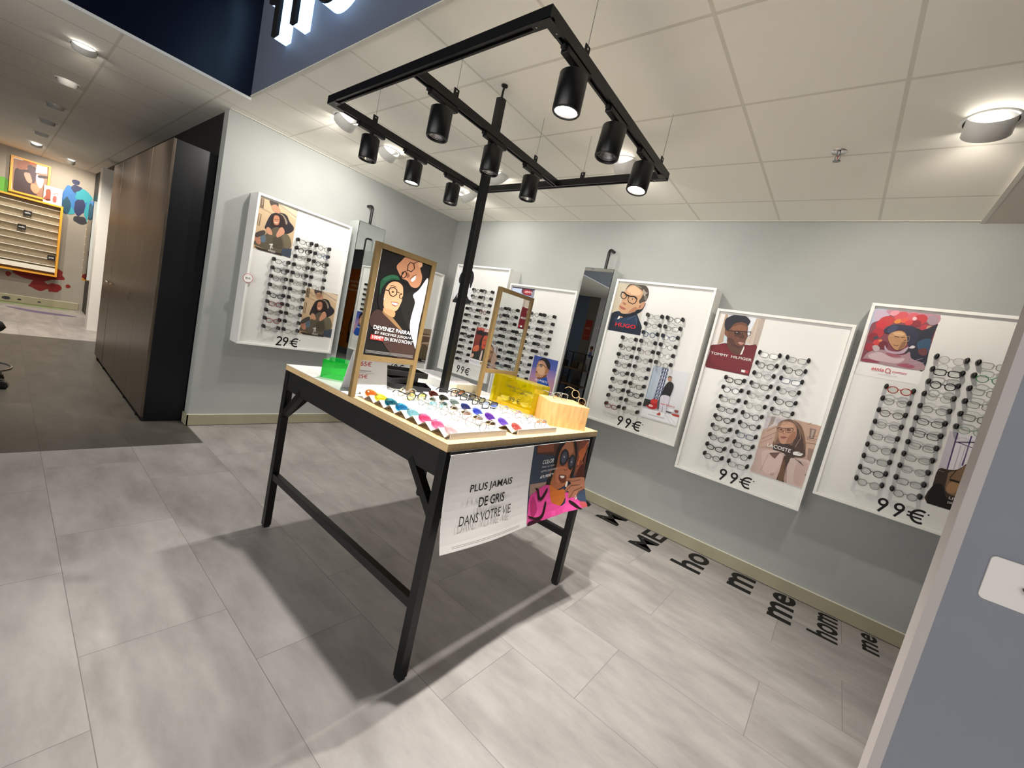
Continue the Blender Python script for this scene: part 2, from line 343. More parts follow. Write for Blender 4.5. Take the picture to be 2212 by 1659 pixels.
ART['couple'] = '''P|cfb592|c2a482|0.011 1.048 1.019 1.036 0.999 0.007 0.006 0.003
P|d9c4a6||0.46 1.046 0.998 1.038 0.972 0.79 0.548 0.979
P|b5a192||0.502 1.022 0.995 0.869 0.982 0.837 0.492 0.977
P|8f8078||0.763 1.038 1.019 1.036 1.01 0.983 0.772 0.998
P|b39a7c||0.009 0.83 0.33 0.779 0.335 0.753 0.007 0.795
P|6f5f4f||0.032 0.986 0.118 0.99 0.128 0.801 0.04 0.804
P|a9907a||0.067 0.983 0.093 0.983 0.1 0.855 0.073 0.861
P|7c6a55||0.036 0.687 0.106 0.685 0.097 0.455 0.026 0.458
P|c9b294||0.055 0.678 0.081 0.678 0.069 0.462 0.048 0.463
S|2e2a30||0.23 0.502 0.314 0.719 0.409 0.793 0.557 0.84 0.73 0.829 0.829 0.725 0.964 0.642 0.944 0.549 0.77 0.449 0.614 0.469 0.483 0.466 0.358 0.449 0.243 0.435
S|c08f72||0.304 0.911 0.35 0.952 0.44 0.963 0.503 0.924 0.555 0.853 0.507 0.812 0.405 0.813 0.344 0.846
S|4a3f3c||0.249 0.986 0.315 1.039 0.425 1.036 0.478 1.002 0.483 0.933 0.431 0.96 0.353 0.939 0.3 0.91
S|8f8070||0.489 0.808 0.598 0.822 0.702 0.778 0.777 0.697 0.749 0.646 0.654 0.737 0.548 0.795
S|2d201f||0.379 0.525 0.341 0.628 0.36 0.717 0.437 0.794 0.545 0.808 0.645 0.778 0.722 0.683 0.726 0.569 0.641 0.519 0.556 0.569 0.473 0.52
S|bb7f62||0.408 0.659 0.42 0.74 0.488 0.765 0.55 0.739 0.571 0.659 0.543 0.587 0.462 0.574 0.422 0.607
P|f0e4dc||0.442 0.613 0.491 0.61 0.536 0.627 0.532 0.637 0.49 0.621 0.445 0.625
P|5b3a34||0.42 0.666 0.488 0.674 0.559 0.695 0.557 0.701 0.487 0.681 0.421 0.673
S|5b5344||0.264 0.328 0.393 0.458 0.473 0.52 0.6 0.537 0.768 0.463 0.893 0.42 0.96 0.288 0.94 0.195 0.736 0.15 0.737 0.048 0.571 0.026 0.347 0.035 0.198 0.059 0.036 0.079 0.009 0.129
S|4b4537||0.475 0.321 0.675 0.354 0.736 0.15 0.551 0.123 0.479 0.208
S|6c6350||0.697 0.431 0.847 0.453 0.948 0.344 0.963 0.229 0.828 0.17 0.744 0.297
S|5a6b78||0.158 0.275 0.258 0.312 0.298 0.195 0.197 0.158
S|c38f72||0.265 0.441 0.297 0.484 0.373 0.467 0.435 0.383 0.414 0.35 0.301 0.365
S|c58f74||0.535 0.393 0.574 0.481 0.6 0.537 0.669 0.569 0.741 0.5 0.715 0.436 0.616 0.362 0.564 0.342
S|b17a66||0.028 0.216 0.09 0.259 0.173 0.194 0.171 0.11 0.081 0.117
S|47403c||0.001 0.265 0.075 0.338 0.222 0.402 0.261 0.341 0.175 0.279 0.061 0.224
P|3e4654||0.736 0.15 0.997 0.207 0.999 0.007 0.743 0.019
P|382c28||0.347 0.035 0.737 0.048 0.766 0.002 0.139 -0.003 0.041 0.052
P|f2f0ec||0.394 0.154 0.44 0.167 0.485 0.167 0.487 0.18 0.439 0.179 0.391 0.166
P|f2f0ec||0.434 0.17 0.432 0.077 0.448 0.078 0.45 0.171
P|f2f0ec||0.46 0.193 0.464 0.103 0.502 0.1 0.504 0.111 0.478 0.108 0.474 0.195
T|d8d4cc|AFFLELOU|0.39 0.023 0.186 0.041 0.03 0'''
ART['parrain'] = '''P|141312||0.018 1.018 1.027 1.018 1.028 -0.001 0.011 -0.003
S|1d1c1b||0.574 0.64 0.736 0.701 0.935 0.688 1.037 0.509 0.894 0.302 0.705 0.366 0.546 0.507
S|e4dfea|d6d0dc|0.738 0.662 0.835 0.728 0.95 0.858 0.985 0.856 0.993 0.79 0.988 0.559 0.976 0.379 0.994 0.228 1.009 0.118 0.922 0.195 0.804 0.321 0.784 0.441 0.807 0.591
S|b98363||0.325 0.896 0.416 0.986 0.554 1.029 0.72 1.012 0.794 0.999 0.809 0.962 0.778 0.937 0.85 0.863 0.841 0.782 0.775 0.74 0.668 0.738 0.571 0.782 0.464 0.792 0.354 0.851
S|171413||0.219 0.952 0.356 1.013 0.462 1.031 0.401 0.958 0.325 0.896 0.328 0.834 0.251 0.896
S|c79a78||0.695 1.008 0.784 1.023 0.807 0.968 0.747 0.945
S|8a5a44||0.526 0.865 0.602 0.838 0.55 0.805
S|1b1512||0.49 0.859 0.44 0.788 0.531 0.751 0.675 0.719 0.531 0.751 0.431 0.812
P|171210||0.519 0.928 0.525 0.882 0.616 0.875 0.672 0.919 0.641 0.963 0.562 0.971 0.52 0.93 0.535 0.927 0.569 0.963 0.627 0.956 0.655 0.919 0.61 0.883 0.539 0.888 0.536 0.93
P|171210||0.435 0.845 0.44 0.8 0.505 0.794 0.547 0.835 0.503 0.872 0.439 0.849 0.449 0.842 0.497 0.863 0.529 0.834 0.496 0.801 0.455 0.805 0.453 0.846
P|171210||0.637 0.963 0.726 1.01 0.715 1.015 0.627 0.968
P|171210||0.53 0.869 0.55 0.885 0.538 0.889 0.518 0.873
S|f3ece6||0.636 0.805 0.672 0.829 0.715 0.856 0.717 0.817 0.663 0.785
P|5a2e28||0.618 0.807 0.669 0.844 0.727 0.865 0.721 0.869 0.662 0.847 0.61 0.809
S|3b2a26||0.009 0.345 0.103 0.442 0.327 0.417 0.627 0.291 0.739 0.207 0.957 0.142 1.028 -0.001 0.602 0.008 0.151 0.235 0.04 0.287
S|8a6a48||0.221 0.443 0.318 0.442 0.436 0.391 0.653 0.294 0.572 0.3 0.34 0.38 0.229 0.419
S|d3a27c||0.202 0.666 0.256 0.717 0.356 0.744 0.49 0.725 0.537 0.635 0.528 0.557 0.47 0.472 0.361 0.46 0.251 0.46 0.187 0.54 0.196 0.615
S|c89068||0.224 0.469 0.435 0.462 0.444 0.404 0.329 0.411 0.234 0.439
S|161212||0.19 0.664 0.219 0.718 0.352 0.756 0.49 0.725 0.454 0.752 0.367 0.783 0.211 0.741 0.148 0.683 0.088 0.552 0.144 0.46 0.221 0.443 0.194 0.553
S|1f4a33||0.101 0.603 0.084 0.698 0.125 0.747 0.24 0.793 0.36 0.801 0.423 0.767 0.303 0.755 0.196 0.715 0.127 0.643 0.121 0.593
S|2a5d42||0.127 0.741 0.242 0.789 0.362 0.795 0.395 0.775 0.252 0.76 0.158 0.721
P|171210||0.251 0.64 0.291 0.6 0.363 0.593 0.421 0.624 0.411 0.671 0.342 0.687 0.267 0.673 0.25 0.643 0.266 0.642 0.278 0.667 0.341 0.679 0.397 0.666 0.405 0.627 0.358 0.601 0.302 0.607 0.266 0.645
P|171210||0.466 0.633 0.473 0.6 0.53 0.592 0.548 0.622 0.534 0.624 0.522 0.598 0.486 0.604 0.48 0.634
P|171210||0.199 0.636 0.258 0.638 0.258 0.647 0.199 0.645
P|171210||0.409 0.648 0.467 0.643 0.47 0.649 0.412 0.654
S|f7efe9||0.346 0.537 0.406 0.542 0.47 0.54 0.444 0.521 0.376 0.523
P|a14b44||0.333 0.537 0.404 0.545 0.485 0.542 0.486 0.548 0.404 0.551 0.331 0.543
P|a14b44||0.356 0.52 0.43 0.509 0.476 0.532 0.468 0.536 0.428 0.515 0.36 0.526
S|2b1a14||0.352 0.641 0.349 0.637 0.342 0.634 0.333 0.633 0.323 0.633 0.316 0.636 0.313 0.639 0.316 0.643 0.323 0.646 0.332 0.648 0.342 0.647 0.349 0.645
S|2b1a14||0.513 0.641 0.511 0.637 0.505 0.634 0.496 0.633 0.487 0.633 0.481 0.636 0.479 0.64 0.481 0.643 0.487 0.647 0.496 0.648 0.505 0.647 0.511 0.645
P|2b1a14||0.275 0.686 0.311 0.698 0.379 0.689 0.382 0.693 0.311 0.702 0.271 0.691
S|efe6e0||0.211 0.558 0.211 0.555 0.208 0.552 0.202 0.55 0.196 0.55 0.191 0.552 0.189 0.555 0.189 0.558 0.192 0.561 0.198 0.562 0.204 0.562 0.209 0.56
T|ffffff|DEVENEZ PARRAIN|0.104 0.255 0.794 0.038 0.035 0
T|ffffff|ET RECEVEZ JUSQU’À|0.144 0.206 0.725 0.035 0 0
P|c8423c||0.081 0.201 0.32 0.196 0.323 0.152 0.08 0.155
T|ffffff|100€*|0.109 0.165 0.206 0.031 0.03 0
T|ffffff|EN BON D’ACHAT|0.34 0.161 0.57 0.034 0 0
P|8b8a88||0.034 0.043 0.967 0.043 0.967 0.047 0.034 0.047
P|8b8a88||0.035 0.033 0.968 0.033 0.968 0.037 0.035 0.037
P|8b8a88||0.036 0.023 0.97 0.022 0.969 0.026 0.036 0.027'''
ART['hugo'] = '''P|cfccc4|c4c0b8|-0.035 1.026 0.998 1.03 1.009 0 0.003 -0.002
P|dbdad9||0.869 1.034 0.998 1.03 1.009 0 0.913 0.008
P|c5bba6||-0.021 0.987 0.318 1.003 0.163 0.681 0.196 0.43 -0.004 0.371
P|a79f90||0.296 1.004 0.077 0.902 0.13 0.678 0.138 0.679 0.085 0.899 0.301 0.999
S|1d2636||0.001 0.358 0.198 0.424 0.335 0.377 0.592 0.416 0.711 0.454 0.857 0.313 0.997 0.161 1.009 0 0.003 -0.002 -0.019 0.247
S|253a55||0.118 0.262 0.406 0.292 0.661 0.384 0.784 0.358 0.813 0.178 0.377 0.102
S|171b24||0.273 0.385 0.471 0.378 0.67 0.463 0.792 0.54 0.899 0.653 0.931 0.617 0.856 0.469 0.666 0.372 0.453 0.323 0.311 0.335
S|c99f7c||0.254 0.86 0.334 0.958 0.44 0.985 0.585 0.95 0.736 0.896 0.79 0.823 0.746 0.665 0.81 0.645 0.89 0.678 0.908 0.628 0.864 0.547 0.783 0.513 0.718 0.514 0.675 0.451 0.464 0.397 0.332 0.384 0.218 0.426 0.172 0.522 0.206 0.618 0.187 0.723 0.213 0.837
S|dcb694||0.344 0.932 0.484 0.968 0.659 0.903 0.727 0.818 0.591 0.782 0.409 0.806 0.292 0.863
S|b07d60||0.545 0.491 0.674 0.555 0.729 0.508 0.64 0.441 0.499 0.407
S|4a423a||0.244 0.86 0.268 0.927 0.339 0.998 0.537 1.03 0.708 1.023 0.834 0.98 0.91 0.922 0.955 0.824 0.921 0.693 0.823 0.659 0.778 0.629 0.724 0.676 0.777 0.784 0.763 0.873 0.585 0.95 0.44 0.985 0.334 0.958
S|8f8676||0.474 0.994 0.613 0.977 0.722 0.934 0.663 0.942 0.56 0.967
S|a0988a||0.763 0.924 0.857 0.867 0.924 0.859 0.871 0.83 0.854 0.777 0.772 0.848
S|787064||0.867 0.791 0.925 0.783 0.917 0.706 0.849 0.738
S|c08e70||0.718 0.514 0.783 0.565 0.828 0.646 0.89 0.678 0.915 0.629 0.882 0.548 0.804 0.509
S|93604a||0.774 0.59 0.805 0.606 0.806 0.554 0.765 0.537
P|17130f||0.138 0.821 0.134 0.738 0.193 0.684 0.287 0.676 0.342 0.731 0.335 0.78 0.31 0.78 0.317 0.738 0.273 0.692 0.205 0.697 0.159 0.74 0.164 0.818
P|17130f||0.144 0.801 0.217 0.799 0.32 0.754 0.432 0.735 0.559 0.74 0.65 0.692 0.672 0.714 0.567 0.767 0.43 0.763 0.334 0.78 0.228 0.825 0.141 0.829
P|17130f||0.375 0.74 0.38 0.672 0.433 0.619 0.563 0.596 0.637 0.624 0.664 0.687 0.642 0.692 0.618 0.634 0.56 0.611 0.443 0.632 0.402 0.675 0.398 0.738
S|1d1410||0.309 0.761 0.305 0.756 0.298 0.754 0.288 0.754 0.278 0.757 0.272 0.762 0.27 0.767 0.273 0.772 0.281 0.774 0.291 0.774 0.3 0.771 0.307 0.767
S|1d1410||0.541 0.699 0.538 0.694 0.531 0.691 0.521 0.69 0.512 0.693 0.505 0.697 0.502 0.702 0.505 0.707 0.512 0.71 0.522 0.711 0.531 0.708 0.538 0.704
P|7a4f3c||0.232 0.783 0.302 0.779 0.302 0.785 0.232 0.789
P|6a4434||0.464 0.76 0.558 0.762 0.641 0.737 0.645 0.745 0.559 0.77 0.462 0.769
S|a46d57||0.263 0.597 0.306 0.614 0.377 0.58 0.344 0.564 0.292 0.573
S|b0685c||0.177 0.536 0.261 0.523 0.391 0.489 0.323 0.463 0.225 0.487
P|7c3f38||0.193 0.515 0.29 0.493 0.388 0.484 0.388 0.489 0.291 0.498 0.195 0.52
P|e8e8ea||0.215 0.245 0.239 0.314 0.265 0.324 0.292 0.28
S|c19778||0.277 0.318 0.38 0.309 0.308 0.288
P|7d8a98||0.513 0.268 0.741 0.377 0.737 0.381 0.509 0.272
P|7d8a98||0.75 0.341 0.846 0.182 0.851 0.183 0.755 0.342
P|52606e||0.85 0.325 0.923 0.178 0.928 0.179 0.855 0.326
T|cc2b37|HUGO|0.193 0.105 0.631 0.083 0.06 0'''
ART['street'] = '''P|e4e6ea|dcdde2|0.005 1.001 0.933 1.018 0.971 0.018 0.01 0.005
P|b8c6d4||0.005 1.001 0.247 1.011 0.216 0.349 0.009 0.366
P|7a8ca0||0.026 0.956 0.017 0.383 0.029 0.383 0.038 0.955
P|9fb0c2||0.13 1 0.099 0.385 0.107 0.385 0.138 1
P|6a7c92||0.02 0.813 0.023 0.671 0.032 0.671 0.03 0.813
P|8a93a8||0.238 1.009 0.411 1.009 0.444 0.422 0.373 0.352 0.216 0.349 0.257 0.879
P|3a4468||0.266 0.986 0.295 0.979 0.297 0.943 0.263 0.952
P|f0f2f6||0.301 0.975 0.321 0.972 0.322 0.939 0.296 0.946
P|3a4468||0.328 0.985 0.357 0.978 0.359 0.942 0.325 0.951
P|f0f2f6||0.363 0.973 0.383 0.971 0.384 0.938 0.358 0.945
P|3a4468||0.39 0.983 0.419 0.977 0.421 0.941 0.387 0.95
P|f0f2f6||0.424 0.972 0.444 0.97 0.445 0.937 0.42 0.944
P|3a4468||0.265 0.916 0.294 0.909 0.296 0.873 0.262 0.882
P|f0f2f6||0.3 0.905 0.32 0.902 0.321 0.869 0.295 0.876
P|3a4468||0.327 0.915 0.356 0.908 0.358 0.873 0.324 0.881
P|f0f2f6||0.362 0.904 0.382 0.902 0.382 0.868 0.357 0.875
P|3a4468||0.389 0.914 0.418 0.908 0.419 0.872 0.386 0.88
P|f0f2f6||0.423 0.903 0.443 0.901 0.444 0.867 0.418 0.874
P|3a4468||0.263 0.846 0.293 0.839 0.295 0.803 0.26 0.811
P|f0f2f6||0.298 0.835 0.319 0.832 0.319 0.799 0.294 0.806
P|3a4468||0.326 0.845 0.355 0.839 0.357 0.803 0.323 0.811
P|f0f2f6||0.36 0.834 0.38 0.832 0.381 0.798 0.356 0.805
P|3a4468||0.387 0.844 0.417 0.838 0.418 0.802 0.385 0.81
P|f0f2f6||0.422 0.833 0.442 0.831 0.443 0.798 0.417 0.805
P|3a4468||0.262 0.775 0.292 0.769 0.293 0.733 0.259 0.741
P|f0f2f6||0.297 0.764 0.317 0.762 0.318 0.729 0.292 0.735
P|3a4468||0.324 0.775 0.354 0.769 0.355 0.733 0.321 0.741
P|f0f2f6||0.359 0.764 0.379 0.762 0.38 0.728 0.354 0.735
P|3a4468||0.386 0.774 0.415 0.768 0.417 0.732 0.383 0.74
P|f0f2f6||0.421 0.764 0.441 0.761 0.442 0.728 0.416 0.735
P|3a4468||0.261 0.705 0.29 0.699 0.292 0.662 0.258 0.67
P|f0f2f6||0.296 0.694 0.316 0.692 0.317 0.658 0.291 0.665
P|3a4468||0.323 0.704 0.352 0.698 0.354 0.662 0.32 0.67
P|f0f2f6||0.358 0.694 0.378 0.692 0.379 0.658 0.353 0.665
P|3a4468||0.385 0.704 0.414 0.698 0.416 0.662 0.382 0.67
P|f0f2f6||0.42 0.694 0.44 0.692 0.44 0.658 0.415 0.665
P|3a4468||0.259 0.634 0.289 0.628 0.291 0.592 0.256 0.6
P|f0f2f6||0.295 0.623 0.315 0.621 0.315 0.588 0.29 0.594
P|3a4468||0.322 0.634 0.351 0.628 0.353 0.592 0.319 0.6
P|f0f2f6||0.357 0.624 0.377 0.622 0.378 0.588 0.352 0.595
P|3a4468||0.384 0.634 0.413 0.628 0.415 0.592 0.381 0.6
P|f0f2f6||0.419 0.624 0.439 0.622 0.439 0.588 0.414 0.595
P|3a4468||0.258 0.563 0.288 0.557 0.289 0.521 0.255 0.529
P|f0f2f6||0.293 0.553 0.313 0.551 0.314 0.517 0.288 0.524
P|3a4468||0.321 0.563 0.35 0.558 0.352 0.521 0.318 0.529
P|f0f2f6||0.356 0.553 0.376 0.551 0.376 0.518 0.351 0.524
P|3a4468||0.383 0.564 0.412 0.558 0.414 0.522 0.38 0.529
P|f0f2f6||0.417 0.553 0.437 0.552 0.438 0.518 0.413 0.524
P|3a4468||0.257 0.492 0.286 0.486 0.288 0.45 0.254 0.458
P|f0f2f6||0.292 0.482 0.312 0.48 0.313 0.446 0.287 0.453
P|3a4468||0.319 0.493 0.349 0.487 0.35 0.451 0.316 0.458
P|f0f2f6||0.354 0.482 0.374 0.481 0.375 0.447 0.349 0.453
P|3a4468||0.381 0.493 0.411 0.488 0.412 0.451 0.379 0.459
P|f0f2f6||0.416 0.483 0.436 0.481 0.437 0.448 0.411 0.454
P|3a4468||0.255 0.421 0.285 0.415 0.287 0.379 0.252 0.386
P|f0f2f6||0.291 0.411 0.311 0.409 0.312 0.375 0.286 0.382
P|3a4468||0.318 0.422 0.347 0.416 0.349 0.38 0.315 0.387
P|f0f2f6||0.353 0.412 0.373 0.41 0.374 0.376 0.348 0.382
P|3a4468||0.38 0.423 0.409 0.417 0.411 0.381 0.377 0.388
P|f0f2f6||0.415 0.413 0.435 0.411 0.436 0.377 0.41 0.383
P|f0f0f4||0.01 0.005 0.022 0.167 0.978 0.199 0.971 0.018
P|cfcfd8||0.212 0.091 0.641 0.098 0.63 0.075 0.201 0.067
P|b0b0ba||0.074 0.024 0.932 0.021 0.932 0.025 0.074 0.028
P|b0b0ba||0.628 0.178 0.839 0.015 0.843 0.018 0.632 0.181
P|b0b0ba||0.703 0.18 0.964 0.029 0.968 0.032 0.707 0.183
P|c0c0ca||0.295 0.135 0.741 0.132 0.742 0.136 0.295 0.139
P|2d3532||0.014 0.353 0.235 0.353 0.106 0.213 0.009 0.2
S|b4252a||0.175 0.327 0.225 0.38 0.34 0.388 0.405 0.344 0.394 0.243 0.294 0.194 0.151 0.201 0.096 0.24 0.171 0.255
S|3a2224||0.114 0.301 0.194 0.302 0.195 0.245 0.115 0.244
S|e8b8b0||0.176 0.27 0.269 0.26 0.26 0.23 0.16 0.231
S|cc3a38||0.193 0.359 0.319 0.391 0.373 0.352 0.31 0.311 0.208 0.319
P|55555e||0.355 0.348 0.389 0.468 0.453 0.241 0.406 0.21
S|17171a||0.495 0.753 0.564 0.772 0.647 0.725 0.654 0.629 0.626 0.5 0.559 0.501 0.526 0.515 0.411 0.486 0.414 0.557 0.435 0.659 0.469 0.721
S|bf8c74||0.458 0.83 0.477 0.854 0.531 0.863 0.56 0.833 0.55 0.783 0.511 0.763 0.478 0.785
S|4a3c34||0.453 0.832 0.474 0.863 0.538 0.868 0.557 0.844 0.499 0.848
P|2a2220||0.467 0.818 0.553 0.826 0.553 0.83 0.467 0.822
S|d8d4e0||0.414 0.48 0.546 0.512 0.617 0.498 0.642 0.405 0.617 0.317 0.63 0.18 0.581 0.155 0.519 0.297 0.513 0.183 0.463 0.187 0.418 0.361
P|b8b4c4||0.499 0.475 0.526 0.299 0.531 0.299 0.505 0.476
P|f4f4f4||0.495 0.179 0.607 0.189 0.627 0.109 0.517 0.092
S|b24a44||0.419 0.121 0.495 0.179 0.517 0.12
S|b54038||0.796 0.215 0.96 0.222 0.974 0.184 0.817 0.185
P|55525a||0.637 0.237 0.781 0.232 0.77 0.209 0.638 0.209
S|8c4a4a||0.833 0.292 0.924 0.297 0.921 0.255 0.847 0.253
P|f2f2f4||0.685 0.289 0.796 0.291 0.804 0.244 0.692 0.242
T|c8323a|new balance|0.442 0.324 0.374 0.036 0.01 0'''
ART['tommy'] = '''P|d9d6d6|cfcac6|-0.009 1.017 1.006 1.016 1.011 -0 0.024 -0
P|e8e4e0||0.009 0.992 0.144 0.992 0.141 0.426 -0.001 0.414
P|b39c88||0.136 0.991 0.194 0.99 0.253 0.495 0.136 0.439
P|c8d6dc||0.236 0.612 0.32 0.636 0.337 0.492 0.259 0.475
P|dfe4ec||0.661 0.999 0.818 0.997 0.856 0.753 0.771 0.55 0.676 0.731
P|cbbcae||0.82 0.991 0.909 1 0.915 0.518 0.737 0.559
P|b9aba0||0.909 1 1.006 1.016 1.001 0.517 0.908 0.517
P|8f8078||0.885 0.973 0.908 0.531 0.914 0.53 0.891 0.972
P|a59488||0.832 0.993 0.813 0.557 0.819 0.556 0.838 0.992
S|6b1822||0.001 0.407 0.153 0.441 0.305 0.488 0.41 0.476 0.689 0.513 0.844 0.521 0.998 0.511 1.011 -0 0.024 -0 0.002 0.136 0.013 0.3
S|761d27||0.077 0.364 0.303 0.448 0.601 0.305 0.832 0.288 0.984 0.387 0.998 0.081 0.534 0.031 0.127 0.127
P|4c1018||0.269 0.442 0.376 0.377 0.529 0.319 0.531 0.324 0.379 0.381 0.273 0.446
P|55131c||0.197 0.217 0.512 0.184 0.828 0.207 0.827 0.212 0.511 0.189 0.198 0.222
S|5a3a2e||0.341 0.506 0.517 0.451 0.715 0.53 0.728 0.402 0.658 0.327 0.561 0.326 0.4 0.408
P|ece7e4||0.725 0.492 0.744 0.456 0.732 0.344 0.694 0.326 0.702 0.385
S|6f4635||0.225 0.69 0.224 0.836 0.432 0.878 0.639 0.882 0.698 0.811 0.714 0.736 0.744 0.663 0.728 0.583 0.727 0.518 0.643 0.462 0.553 0.443 0.425 0.478 0.341 0.506 0.309 0.595 0.248 0.627
S|8a5c46||0.355 0.771 0.509 0.841 0.661 0.82 0.672 0.744 0.544 0.742 0.404 0.725
S|54342a||0.338 0.585 0.457 0.574 0.535 0.493 0.641 0.468 0.517 0.451 0.364 0.509
S|7f5340||0.225 0.69 0.261 0.708 0.311 0.661 0.313 0.608 0.256 0.628
S|262630||0.171 0.83 0.173 0.909 0.254 0.964 0.369 1.008 0.512 1.016 0.617 0.988 0.71 0.928 0.704 0.876 0.685 0.842 0.624 0.88 0.494 0.885 0.38 0.84 0.327 0.755 0.269 0.709 0.203 0.754
P|15120f||0.277 0.706 0.441 0.71 0.439 0.722 0.275 0.718
P|15120f||0.433 0.715 0.471 0.637 0.581 0.643 0.619 0.683 0.614 0.736 0.437 0.725 0.44 0.714 0.612 0.725 0.606 0.687 0.574 0.653 0.477 0.646 0.447 0.717
P|15120f||0.612 0.728 0.677 0.726 0.795 0.743 0.791 0.754 0.674 0.737 0.611 0.74
P|15120f||0.783 0.748 0.781 0.689 0.741 0.668 0.7 0.723 0.691 0.719 0.737 0.661 0.791 0.685 0.794 0.747
S|3a2820||0.585 0.694 0.581 0.678 0.561 0.665 0.53 0.659 0.498 0.661 0.471 0.671 0.459 0.685 0.463 0.701 0.484 0.714 0.514 0.72 0.547 0.718 0.573 0.708
S|e6dcd6||0.506 0.704 0.505 0.701 0.501 0.698 0.496 0.697 0.489 0.697 0.484 0.698 0.481 0.701 0.481 0.705 0.485 0.708 0.491 0.709 0.498 0.709 0.503 0.707
S|dfe4e8||0.786 0.708 0.784 0.695 0.774 0.685 0.758 0.682 0.742 0.685 0.73 0.696 0.724 0.71 0.726 0.723 0.736 0.733 0.751 0.736 0.767 0.732 0.78 0.722
S|543227||0.575 0.654 0.628 0.687 0.679 0.654 0.682 0.623 0.623 0.609 0.573 0.615
S|c08a7e||0.576 0.537 0.643 0.553 0.711 0.542 0.689 0.513 0.628 0.505
P|3c1f1b||0.561 0.535 0.627 0.551 0.712 0.544 0.712 0.551 0.626 0.557 0.558 0.541
S|4a2d24||0.504 0.488 0.641 0.468 0.693 0.501 0.647 0.449 0.55 0.449
T|f4f0ee|TOMMY  HILFIGER|0.048 0.251 0.919 0.045 0.02 0
P|f6f4f4||0.813 0.083 0.895 0.084 0.898 0.041 0.817 0.044
P|b8323c||0.895 0.084 0.974 0.085 0.976 0.044 0.898 0.041'''
